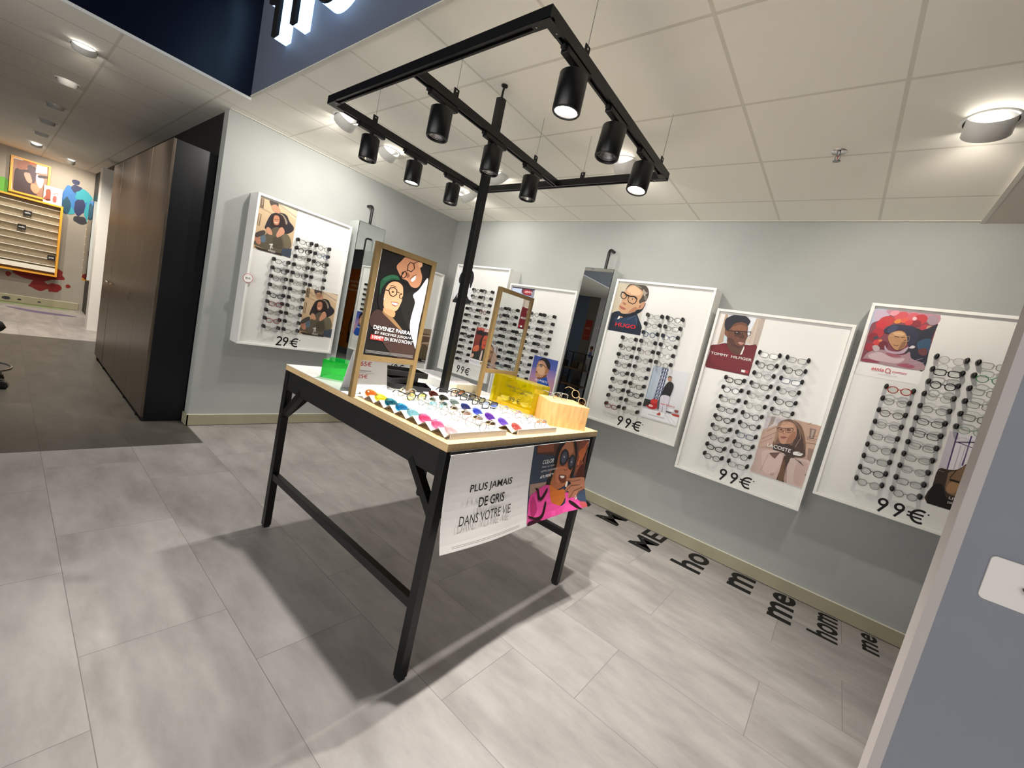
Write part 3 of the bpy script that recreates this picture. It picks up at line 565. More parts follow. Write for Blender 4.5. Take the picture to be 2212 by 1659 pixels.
ART['lacoste'] = '''P|c3a595|b89888|0.016 0.949 1.001 0.987 0.994 -0.002 0.019 -0.006
P|d8d0d4||0.016 0.949 0.466 0.978 0.23 0.804 0.015 0.693
P|a8998e||0.106 0.953 0.175 0.96 0.165 0.836 0.084 0.756
P|c9aa98||0.01 0.708 0.236 0.836 0.322 0.642 0.242 0.515 0.009 0.395
P|8a6a58||0.046 0.557 0.262 0.717 0.257 0.722 0.04 0.563
P|8a6a58||0.091 0.692 0.249 0.805 0.243 0.811 0.085 0.698
P|96786a||0.049 0.496 0.242 0.62 0.238 0.625 0.045 0.5
P|caa893||0.498 0.985 1.001 0.987 0.995 0.422 0.838 0.589 0.658 0.916
P|8a7468||0.823 0.917 0.936 0.921 0.938 0.775 0.858 0.771
P|b8a8a0||0.861 0.904 0.908 0.906 0.91 0.783 0.878 0.783
P|5a4840||0.812 0.757 0.993 0.778 0.992 0.784 0.811 0.763
P|5a4840||0.815 0.776 0.978 0.822 0.976 0.826 0.813 0.78
P|5a4840||0.819 0.737 0.979 0.747 0.979 0.751 0.819 0.742
P|7c6252||0.763 0.952 0.83 0.996 0.825 1.002 0.758 0.957
P|9a7e6e||0.894 0.618 0.991 0.62 0.995 0.422 0.94 0.437
P|6b5448||0.806 0.681 1.011 0.702 1.01 0.709 0.805 0.688
S|7a5a48||0.251 0.794 0.271 0.89 0.34 0.943 0.45 0.975 0.576 0.958 0.678 0.906 0.767 0.794 0.837 0.663 0.868 0.552 0.881 0.466 0.758 0.434 0.519 0.432 0.285 0.495 0.271 0.584 0.294 0.697
S|9c7a60||0.261 0.766 0.259 0.872 0.342 0.936 0.335 0.859 0.304 0.745 0.322 0.642 0.281 0.556
S|4a3028||0.61 0.861 0.696 0.806 0.815 0.657 0.876 0.48 0.692 0.431 0.617 0.548 0.62 0.684
P|a88a70||0.5 0.968 0.628 0.893 0.715 0.737 0.67 0.578 0.679 0.576 0.725 0.738 0.635 0.898 0.506 0.975
P|8e6e58||0.669 0.873 0.767 0.734 0.839 0.574 0.847 0.576 0.774 0.737 0.675 0.877
P|c2a488||0.272 0.876 0.276 0.739 0.294 0.56 0.301 0.56 0.283 0.739 0.279 0.876
S|3c261e||0.285 0.495 0.401 0.57 0.638 0.583 0.727 0.426 0.561 0.412 0.342 0.432
S|c49478||0.289 0.787 0.32 0.901 0.396 0.933 0.518 0.93 0.589 0.871 0.635 0.762 0.62 0.684 0.574 0.62 0.484 0.583 0.417 0.574 0.347 0.633 0.304 0.73
S|d8aa8c||0.313 0.869 0.398 0.926 0.507 0.912 0.539 0.867 0.412 0.838 0.331 0.82
S|a87458||0.517 0.734 0.593 0.812 0.632 0.747 0.61 0.666 0.543 0.612 0.492 0.607
P|2c1c18||0.272 0.772 0.286 0.8 0.385 0.812 0.42 0.815 0.514 0.841 0.551 0.835 0.553 0.845 0.511 0.851 0.416 0.825 0.383 0.822 0.281 0.809 0.261 0.777
P|2c1c18||0.286 0.794 0.302 0.739 0.367 0.744 0.403 0.796 0.396 0.799 0.362 0.75 0.307 0.745 0.294 0.796
P|2c1c18||0.403 0.81 0.436 0.761 0.507 0.766 0.557 0.801 0.556 0.84 0.548 0.84 0.55 0.805 0.503 0.773 0.439 0.767 0.411 0.813
S|7c4c40||0.515 0.815 0.512 0.804 0.5 0.794 0.48 0.787 0.459 0.786 0.442 0.791 0.434 0.8 0.436 0.811 0.449 0.821 0.469 0.827 0.49 0.828 0.507 0.823
S|7c4c40||0.369 0.789 0.368 0.78 0.359 0.772 0.345 0.767 0.329 0.766 0.316 0.77 0.31 0.778 0.311 0.788 0.321 0.796 0.335 0.801 0.35 0.801 0.363 0.797
P|5a3828||0.387 0.796 0.381 0.74 0.423 0.724 0.426 0.731 0.388 0.742 0.396 0.795
S|a45c50||0.368 0.672 0.427 0.695 0.485 0.689 0.44 0.658 0.393 0.652
P|6c302c||0.371 0.663 0.483 0.684 0.481 0.69 0.37 0.669
S|c9b0a6||0.014 0.38 0.094 0.416 0.25 0.44 0.519 0.432 0.564 0.352 0.528 0.205 0.528 0.005 0.019 -0.006 0.022 0.145
S|d4bcb2||0.114 0.359 0.31 0.424 0.497 0.396 0.514 0.247 0.456 0.108 0.259 0.053
S|cfb8b0||0.637 0.342 0.732 0.412 0.89 0.439 0.995 0.422 1.006 0.203 0.994 -0.002 0.706 -0.004
S|c4aaa0||0.787 0.352 0.974 0.387 1 0.172 0.967 0.027 0.821 0.06
P|3e2a20||0.529 0.404 0.66 0.423 0.619 0.245 0.64 0.038 0.67 0 0.52 0.003 0.532 0.145
S|6a4a2e||0.536 0.284 0.569 0.339 0.617 0.153 0.629 0.019 0.542 0.017
P|6b4a40||0.644 0.36 0.623 0.247 0.703 -0.005 0.71 -0.003 0.631 0.248 0.652 0.359
P|4a342c||0.267 0.368 0.452 0.424 0.448 0.435 0.262 0.379
P|6f5048||0.262 0.365 0.442 0.427 0.385 0.313 0.344 0.325
P|3a2822||0.733 0.401 0.907 0.336 0.91 0.344 0.737 0.409
P|4c3830||0.768 0.406 0.909 0.337 0.844 0.382
S|9c7a6e||0.448 0.072 0.447 0.061 0.439 0.051 0.425 0.044 0.41 0.042 0.396 0.046 0.389 0.055 0.39 0.066 0.398 0.077 0.412 0.083 0.427 0.085 0.44 0.081
S|c9aea4||0.435 0.071 0.435 0.064 0.43 0.058 0.422 0.054 0.412 0.053 0.404 0.056 0.4 0.061 0.4 0.068 0.405 0.075 0.413 0.079 0.423 0.08 0.431 0.077
P|4a342c||0.97 0.206 1.003 0.206 1.003 0.216 0.97 0.216
P|a88c82||0.239 0.361 0.184 0.049 0.19 0.048 0.244 0.36
T|f6f2ee|LACOSTE|0.177 0.471 0.444 0.055 0.035 0
S|f6f4f0||0.669 0.471 0.675 0.502 0.729 0.519 0.794 0.525 0.735 0.5 0.832 0.513 0.839 0.5 0.813 0.471 0.749 0.461 0.7 0.456
P|8a6a58||0.689 0.486 0.74 0.487 0.82 0.496 0.82 0.5 0.739 0.491 0.689 0.49'''
ART['etnia'] = '''P|dad6d2||0.008 1.006 0.974 0.998 0.919 -0.032 -0.005 -0.007
P|efeeed||0.033 0.201 0.986 0.213 0.985 0.004 0.012 0.002
P|8a4a55|7a3a48|0.01 1 0.975 0.995 0.988 0.214 0.033 0.201
S|b8c0d4||0.012 0.994 0.21 1 0.271 0.933 0.125 0.832 0.028 0.771 0.022 0.633 -0.012 0.792
S|c9b4c8||0.039 0.971 0.247 0.967 0.204 0.865 0.062 0.825
S|c08a9a||0.189 0.986 0.405 1.019 0.601 1.014 0.769 1.007 0.972 0.987 0.974 0.877 0.811 0.882 0.558 0.926 0.315 0.913
S|c43a3c||0.349 0.875 0.355 0.836 0.331 0.796 0.283 0.765 0.223 0.752 0.168 0.76 0.131 0.788 0.125 0.827 0.15 0.868 0.199 0.899 0.259 0.911 0.314 0.902
S|d4525a||0.53 0.963 0.534 0.931 0.512 0.897 0.47 0.871 0.418 0.859 0.37 0.865 0.34 0.887 0.336 0.92 0.358 0.954 0.401 0.98 0.453 0.992 0.5 0.985
S|d8606a||0.686 0.964 0.692 0.933 0.674 0.901 0.638 0.877 0.593 0.867 0.55 0.875 0.522 0.898 0.516 0.929 0.534 0.961 0.571 0.985 0.617 0.994 0.659 0.987
S|e49aa8||0.388 0.988 0.39 0.968 0.374 0.947 0.345 0.929 0.31 0.921 0.278 0.924 0.259 0.937 0.257 0.957 0.274 0.979 0.303 0.996 0.338 1.004 0.369 1.001
S|c23a40||0.81 0.944 0.818 0.908 0.799 0.871 0.76 0.843 0.709 0.833 0.661 0.843 0.629 0.87 0.621 0.907 0.64 0.945 0.68 0.972 0.731 0.982 0.778 0.972
S|e08a40||0.464 0.872 0.466 0.855 0.453 0.836 0.429 0.822 0.4 0.815 0.374 0.817 0.358 0.829 0.356 0.846 0.369 0.864 0.393 0.879 0.422 0.886 0.448 0.883
S|e0604a||0.555 0.893 0.558 0.874 0.546 0.855 0.523 0.84 0.494 0.833 0.468 0.837 0.45 0.851 0.447 0.87 0.459 0.89 0.482 0.905 0.511 0.911 0.538 0.907
S|c8303a||0.24 0.789 0.252 0.752 0.244 0.718 0.217 0.696 0.178 0.691 0.138 0.706 0.108 0.736 0.096 0.773 0.104 0.808 0.132 0.83 0.171 0.834 0.21 0.819
S|b83844||0.878 0.814 0.886 0.784 0.876 0.755 0.851 0.735 0.817 0.73 0.783 0.74 0.759 0.763 0.75 0.793 0.76 0.822 0.786 0.842 0.82 0.847 0.854 0.837
S|b89080||0.925 0.813 0.933 0.79 0.928 0.768 0.912 0.754 0.889 0.751 0.865 0.761 0.846 0.78 0.839 0.803 0.844 0.825 0.86 0.839 0.883 0.841 0.907 0.832
S|b4303c||0.25 0.683 0.261 0.645 0.248 0.609 0.216 0.584 0.171 0.577 0.127 0.59 0.095 0.619 0.084 0.657 0.097 0.693 0.13 0.718 0.175 0.725 0.218 0.712
S|8c2430||0.184 0.61 0.193 0.578 0.182 0.548 0.154 0.526 0.116 0.519 0.078 0.53 0.051 0.554 0.042 0.586 0.053 0.616 0.082 0.638 0.12 0.644 0.158 0.634
S|3a4450||0.195 0.589 0.197 0.577 0.188 0.565 0.172 0.555 0.153 0.55 0.135 0.552 0.124 0.56 0.122 0.572 0.131 0.585 0.147 0.595 0.166 0.599 0.184 0.597
S|c83c40||0.274 0.534 0.28 0.508 0.266 0.482 0.237 0.462 0.2 0.454 0.166 0.46 0.142 0.478 0.137 0.504 0.151 0.531 0.18 0.551 0.217 0.559 0.251 0.553
S|a02c38||0.183 0.46 0.191 0.428 0.18 0.397 0.152 0.375 0.114 0.368 0.076 0.378 0.049 0.402 0.04 0.434 0.051 0.465 0.08 0.487 0.118 0.494 0.156 0.484
S|6c2430||0.372 0.51 0.381 0.479 0.37 0.449 0.342 0.427 0.305 0.42 0.268 0.43 0.242 0.454 0.233 0.485 0.244 0.516 0.272 0.537 0.309 0.544 0.346 0.534
S|8c2a38||0.742 0.869 0.747 0.844 0.735 0.82 0.708 0.801 0.674 0.794 0.642 0.8 0.62 0.819 0.615 0.844 0.628 0.869 0.655 0.887 0.689 0.894 0.721 0.887
S|e8a0b0||0.648 1.046 0.649 1.031 0.636 1.015 0.612 1.002 0.584 0.995 0.56 0.996 0.546 1.005 0.545 1.02 0.559 1.036 0.583 1.049 0.61 1.056 0.634 1.055
S|a8909c||0.961 0.943 0.971 0.907 0.961 0.874 0.932 0.851 0.893 0.845 0.853 0.858 0.824 0.886 0.814 0.921 0.825 0.955 0.854 0.978 0.894 0.983 0.933 0.971
S|f0c8c8||0.664 0.922 0.668 0.909 0.663 0.896 0.65 0.887 0.634 0.884 0.618 0.888 0.607 0.899 0.603 0.912 0.609 0.925 0.621 0.934 0.637 0.937 0.653 0.932
S|e08450||0.268 0.553 0.27 0.544 0.264 0.534 0.252 0.526 0.238 0.523 0.224 0.524 0.216 0.531 0.214 0.54 0.22 0.55 0.232 0.557 0.247 0.561 0.26 0.559
S|d44448||0.625 0.865 0.628 0.846 0.616 0.826 0.593 0.811 0.565 0.805 0.539 0.809 0.521 0.823 0.518 0.842 0.53 0.862 0.553 0.876 0.581 0.883 0.608 0.878
S|2c2c3a||0.6 0.799 0.792 0.762 0.938 0.849 0.982 0.854 0.96 0.641 1.006 0.223 0.857 0.246 0.75 0.35 0.65 0.432 0.677 0.568
S|33506a||0.788 0.595 0.886 0.655 0.96 0.641 0.968 0.478 0.879 0.465 0.8 0.525
S|6a3a3c||0.826 0.481 0.931 0.52 0.961 0.429 0.883 0.418
S|a88890||0.054 0.22 0.098 0.328 0.207 0.394 0.355 0.415 0.468 0.381 0.642 0.382 0.719 0.442 0.773 0.353 0.954 0.309 0.986 0.213 0.555 0.198 0.296 0.207 0.046 0.203
S|c8b0b4||0.131 0.307 0.265 0.377 0.404 0.347 0.539 0.318 0.68 0.34 0.61 0.256 0.387 0.246 0.202 0.255
S|9c5a68||0.392 0.383 0.544 0.38 0.626 0.356 0.51 0.332 0.416 0.349
S|b8a0b0||0.332 0.486 0.404 0.421 0.556 0.418 0.634 0.478 0.685 0.509 0.634 0.405 0.468 0.381 0.355 0.415
S|8c3a4c||0.084 0.25 0.231 0.247 0.342 0.226 0.193 0.203 0.059 0.205
S|a05468||0.594 0.229 0.727 0.274 0.857 0.246 0.796 0.212
S|d8c8cc||0.257 0.426 0.256 0.409 0.243 0.396 0.222 0.388 0.198 0.389 0.178 0.398 0.167 0.413 0.168 0.429 0.18 0.443 0.201 0.45 0.225 0.449 0.245 0.44
S|2d3048||0.248 0.697 0.293 0.752 0.379 0.798 0.477 0.803 0.6 0.799 0.727 0.742 0.765 0.664 0.75 0.566 0.665 0.531 0.557 0.71 0.43 0.719 0.362 0.662 0.272 0.663
S|3c4262||0.293 0.715 0.359 0.784 0.435 0.78 0.41 0.704 0.337 0.659
S|b88a62||0.337 0.622 0.37 0.675 0.456 0.716 0.531 0.713 0.586 0.677 0.631 0.598 0.634 0.514 0.591 0.46 0.524 0.438 0.467 0.461 0.397 0.519 0.359 0.563
S|d4aa80||0.394 0.678 0.498 0.703 0.569 0.675 0.529 0.646 0.444 0.641
S|8a6248||0.576 0.579 0.619 0.597 0.623 0.513 0.579 0.458 0.544 0.453
P|4a3226||0.43 0.623 0.5 0.619 0.499 0.629 0.429 0.632
P|4a3226||0.532 0.62 0.584 0.63 0.58 0.639 0.528 0.629
P|caa47c||0.352 0.615 0.431 0.643 0.519 0.64 0.649 0.649 0.656 0.592 0.58 0.57 0.53 0.611 0.528 0.608 0.58 0.565 0.66 0.588 0.65 0.654 0.518 0.644 0.429 0.648 0.35 0.62
P|b08458||0.509 0.621 0.502 0.569 0.538 0.559 0.539 0.566 0.508 0.571 0.517 0.618
P|6c3a2e||0.456 0.504 0.499 0.494 0.533 0.508 0.528 0.517 0.497 0.503 0.457 0.513
S|d8d0d4||0.69 0.492 0.725 0.533 0.771 0.521 0.75 0.494
S|b8a8ac||0.15 0.448 0.208 0.469 0.274 0.428 0.24 0.373 0.182 0.39
P|d0c4d4||0.766 0.302 0.932 0.376 0.931 0.379 0.764 0.306
P|c4b8cc||0.758 0.253 0.962 0.321 0.961 0.324 0.757 0.256
T|c84048|etnia|0.243 0.1 0.196 0.05 0.03 0
P|c03038||0.465 0.119 0.469 0.143 0.493 0.156 0.52 0.146 0.533 0.128 0.525 0.109 0.501 0.098 0.475 0.107 0.465 0.123 0.456 0.119 0.47 0.099 0.502 0.088 0.533 0.101 0.543 0.127 0.526 0.153 0.49 0.165 0.46 0.15 0.455 0.122
S|c03038||0.551 0.094 0.55 0.091 0.548 0.088 0.544 0.087 0.54 0.087 0.536 0.088 0.534 0.091 0.534 0.094 0.536 0.097 0.54 0.098 0.545 0.098 0.548 0.096
P|d07078||0.565 0.12 0.782 0.122 0.781 0.133 0.563 0.131
P|a8a4a4||0.366 0.058 0.655 0.065 0.654 0.069 0.365 0.063'''
ART['plaza'] = '''P|e4e0e4||0.028 0.992 0.785 1.044 1.025 -0.01 0.055 0
P|c9c4cc||0.028 0.992 0.133 0.998 0.145 0.498 0.049 0.477
P|4a3c68||0.12 0.991 0.147 0.501 0.166 0.5 0.139 0.99
P|4a3c68||0.295 0.989 0.31 0.596 0.328 0.595 0.313 0.988
P|3a2c58||0.143 0.863 0.494 0.943 0.49 0.954 0.139 0.874
P|3a2c58||0.175 0.866 0.369 0.84 0.369 0.849 0.175 0.875
P|a8a0b0||0.215 0.845 0.228 0.522 0.237 0.522 0.224 0.844
P|b4acbc||0.272 0.846 0.282 0.537 0.291 0.536 0.281 0.846
P|8a84a0||0.308 0.88 0.301 0.555 0.307 0.554 0.315 0.879
P|f0eef2||0.373 0.968 0.686 1.02 0.711 0.618 0.372 0.56
S|3a2e24||0.049 0.477 0.18 0.501 0.286 0.537 0.387 0.652 0.581 0.679 0.846 0.536 1.025 -0.01 0.055 0 0.049 0.239
S|7c6248||0.19 0.472 0.29 0.525 0.357 0.606 0.508 0.561 0.542 0.324 0.376 0.198 0.224 0.227 0.191 0.396
S|a07c58||0.236 0.333 0.315 0.381 0.38 0.325 0.332 0.222 0.234 0.231
S|16120f||0.055 0 0.056 0.254 0.167 0.287 0.247 0.158 0.345 0.112 0.359 0.001
P|1c1410||0.264 0.522 0.219 0.408 0.229 0.403 0.274 0.517
P|1c1410||0.227 0.368 0.351 0.366 0.35 0.392 0.225 0.394
P|8a8078||0.061 0.459 0.135 0.454 0.135 0.459 0.061 0.464
T|d8d4cc|DRAMATIC|0.297 0.078 0.23 0.027 0.02 0
T|d8d4cc|LIVE|0.296 0.135 0.145 0.034 0.02 0'''
ART['silhouette'] = '''P|e9ebef||-0.045 0.994 0.862 1.001 1.024 -0.004 -0.017 -0.012
S|1f1d20||0.145 0.821 0.236 0.917 0.393 0.977 0.655 0.958 0.81 0.884 0.88 0.774 0.882 0.648 0.845 0.492 0.782 0.462 0.741 0.562 0.641 0.683 0.597 0.821 0.444 0.851 0.278 0.816 0.269 0.712 0.219 0.578 0.147 0.561 0.092 0.662 0.115 0.767
S|d0c0d4||0.231 0.709 0.385 0.809 0.6 0.783 0.653 0.684 0.721 0.612 0.694 0.43 0.631 0.336 0.425 0.333 0.246 0.45 0.204 0.551
S|26242a||0.615 0.809 0.686 0.82 0.768 0.742 0.65 0.722
P|2a2828||0.259 0.666 0.446 0.658 0.694 0.68 0.687 0.692 0.442 0.671 0.259 0.678
P|1c1b1e||-0.02 0.061 0.206 0.29 0.171 0.182 0.276 -0.006 -0.017 -0.012
P|1c1b1e||0.646 0.298 0.739 0.228 0.86 0.148 0.983 0.127 0.997 0 0.645 -0.012
P|26262a||0.245 0.004 0.217 0.265 0.596 0.294 0.673 -0.016
P|c8443c||0.67 0.126 0.761 0.153 0.748 0.164 0.657 0.137
T|e8e8e8|CARRERA|0.802 0.012 0.179 0.018 0.02 0'''
ART['redscene'] = '''P|8c3c34|6a2c28|-0.008 0.982 0.669 0.984 0.669 0.169 -0.012 0.169
S|c85a50||0.045 0.975 0.358 0.986 0.337 0.92 0.122 0.907
P|e6c0b8||0.386 0.976 0.624 0.979 0.626 0.917 0.404 0.903
S|26181a||0.056 0.887 0.286 0.927 0.385 0.863 0.386 0.8 0.19 0.801 0.044 0.796
S|c0563e||0.353 0.644 0.378 0.761 0.455 0.808 0.642 0.819 0.653 0.733 0.642 0.644 0.636 0.543 0.565 0.482 0.44 0.491 0.371 0.57
S|201819||0.368 0.785 0.357 0.872 0.462 0.91 0.613 0.89 0.637 0.831 0.476 0.817 0.417 0.753 0.399 0.65 0.412 0.499 0.29 0.559 0.292 0.674
S|4a3034||0.611 0.871 0.609 0.856 0.592 0.843 0.564 0.836 0.533 0.836 0.507 0.844 0.493 0.857 0.495 0.872 0.512 0.885 0.54 0.893 0.571 0.893 0.597 0.885
S|4a2c2c||0.29 0.559 0.445 0.479 0.429 0.4 0.34 0.439
P|3a1c18||0.452 0.692 0.582 0.696 0.581 0.713 0.451 0.709
S|8a3a2e||0.498 0.587 0.594 0.587 0.586 0.548 0.512 0.551
S|cf6a4a||0.024 0.421 0.094 0.495 0.248 0.541 0.315 0.499 0.303 0.408 0.177 0.352 0.061 0.361
S|2b2e28||0.011 0.328 0.266 0.377 0.465 0.431 0.705 0.489 0.737 0.179 0.101 0.173 0.132 0.281
P|d8c0b4||0.47 0.419 0.534 0.44 0.54 0.188 0.435 0.178
P|1c1818||0.566 0.419 0.647 0.456 0.692 0.173 0.557 0.177
S|d8b49c||-0.02 0.22 0.074 0.299 0.142 0.257 0.072 0.182
P|f0eef0||-0.009 0.163 0.669 0.169 0.665 0.004 -0.04 0.022
T|5a6a80|J.J|0.009 0.088 0.127 0.039 0.03 0
P|9cb0c8||0.155 0.099 0.473 0.109 0.473 0.119 0.155 0.109
P|b0c0d4||0.143 0.065 0.488 0.073 0.488 0.083 0.144 0.075
S|b8a468||0.514 0.133 0.583 0.143 0.62 0.111 0.587 0.074 0.529 0.084'''
ART['redlogo'] = '''P|a8b8dc|b0b4c0|-0.089 0.993 0.985 0.998 1.196 0.298 0.182 0.253
P|2c1e3c||-0.094 1.006 0.995 0.999 0.994 0.975 0.404 0.974 -0.082 0.975
P|c2d0e8||-0.034 0.967 0.446 0.977 0.39 0.845 -0.031 0.905
S|5c3040||0.446 0.977 0.617 0.977 0.934 0.971 0.989 0.933 0.965 0.836 0.518 0.849
S|a02c38||0.527 0.934 0.619 0.971 0.747 0.969 0.862 0.941 0.903 0.891 0.795 0.847 0.606 0.844 0.538 0.881
T|f6ecec|LEVI’S|0.587 0.89 0.294 0.043 0.05 0
S|8c90a0||0.905 0.939 0.98 0.956 1.013 0.793 0.89 0.818
S|3a3c48||-0.052 0.729 1.017 0.757 1.129 0.47 0.091 0.369
S|c89878||0.296 0.696 0.713 0.732 0.805 0.499 0.389 0.459'''
ART['blueman'] = '''P|38509c|d8a0a8|-0.021 0.979 0.926 0.979 0.973 0.2 -0.04 0.218
P|3c54a0|5a62ac|-0.021 0.979 0.926 0.979 0.942 0.75 -0.051 0.704
P|6a68b0|b890b4|-0.051 0.704 0.942 0.75 0.937 0.528 -0.04 0.474
S|1c52b0||0.332 0.434 0.474 0.515 0.624 0.569 0.69 0.496 0.788 0.39 0.887 0.184 0.459 0.16 0.378 0.316
S|c09070||0.186 0.581 0.176 0.705 0.194 0.833 0.25 0.888 0.399 0.899 0.552 0.799 0.652 0.736 0.659 0.67 0.609 0.606 0.594 0.547 0.456 0.512 0.331 0.485 0.225 0.507 0.189 0.547
S|a87450||0.555 0.743 0.639 0.745 0.668 0.694 0.614 0.64 0.539 0.639
S|d8ac88||0.185 0.707 0.202 0.812 0.281 0.858 0.392 0.819 0.506 0.724 0.512 0.612 0.372 0.577 0.26 0.616
S|7a4c34||0.302 0.509 0.451 0.523 0.556 0.597 0.623 0.619 0.608 0.561 0.46 0.501 0.337 0.469
S|231c1c||0.223 0.883 0.286 0.944 0.41 0.968 0.552 0.944 0.655 0.871 0.688 0.787 0.672 0.734 0.626 0.755 0.578 0.78 0.492 0.857 0.399 0.899 0.298 0.912
P|4a2c24||0.235 0.784 0.318 0.813 0.392 0.809 0.499 0.775 0.603 0.752 0.609 0.762 0.507 0.784 0.398 0.818 0.314 0.823 0.227 0.792
S|5a3c34||0.392 0.802 0.398 0.782 0.388 0.764 0.364 0.752 0.333 0.749 0.303 0.757 0.283 0.773 0.277 0.793 0.287 0.811 0.311 0.824 0.342 0.826 0.372 0.818
S|8a7468||0.377 0.792 0.382 0.778 0.375 0.765 0.359 0.756 0.337 0.755 0.316 0.76 0.302 0.772 0.297 0.786 0.304 0.8 0.321 0.808 0.342 0.81 0.363 0.804
P|3a2820||0.167 0.779 0.222 0.795 0.225 0.75 0.163 0.736 0.168 0.728 0.238 0.746 0.232 0.802 0.162 0.787
P|6a4a38||0.189 0.802 0.245 0.833 0.238 0.837 0.183 0.806
S|8c4a40||0.187 0.627 0.254 0.632 0.244 0.607 0.194 0.594
T|f4f6fc|ALLPOETS|0.218 0.425 0.498 0.046 0.03 0'''
ART['hallway'] = '''P|8a7664||0.158 0.942 1.004 0.977 1.009 -0.04 -0.119 -0.022
P|6a5444||0.549 0.837 0.978 0.822 0.962 0.56 0.508 0.578
P|c0aa90||0.594 0.782 0.97 0.806 0.973 0.76 0.591 0.752
S|c8ac8c||0.689 0.58 0.973 0.607 0.936 0.557 0.648 0.546
P|96826e||0.308 0.944 1.004 0.977 0.986 0.838 0.469 0.844
S|5c5038||0.653 0.531 0.967 0.468 0.967 0.314 0.962 0.097 0.616 0.104 0.617 0.256
P|7c7050||0.729 0.509 0.723 0.143 0.744 0.142 0.75 0.509
P|7c7050||0.842 0.489 0.857 0.137 0.878 0.136 0.863 0.488
P|b8a488||0.547 0.462 0.666 0.533 0.617 0.256 0.53 0.128
P|2a1c1c||0.553 0.137 0.983 0.114 1.004 -0.024 0.555 -0.022
T|f4f0ee|The|0.79 0.054 0.19 0.04 0.05 0
T|f4f0ee|Kooples|0.625 0 0.359 0.04 0.05 0'''
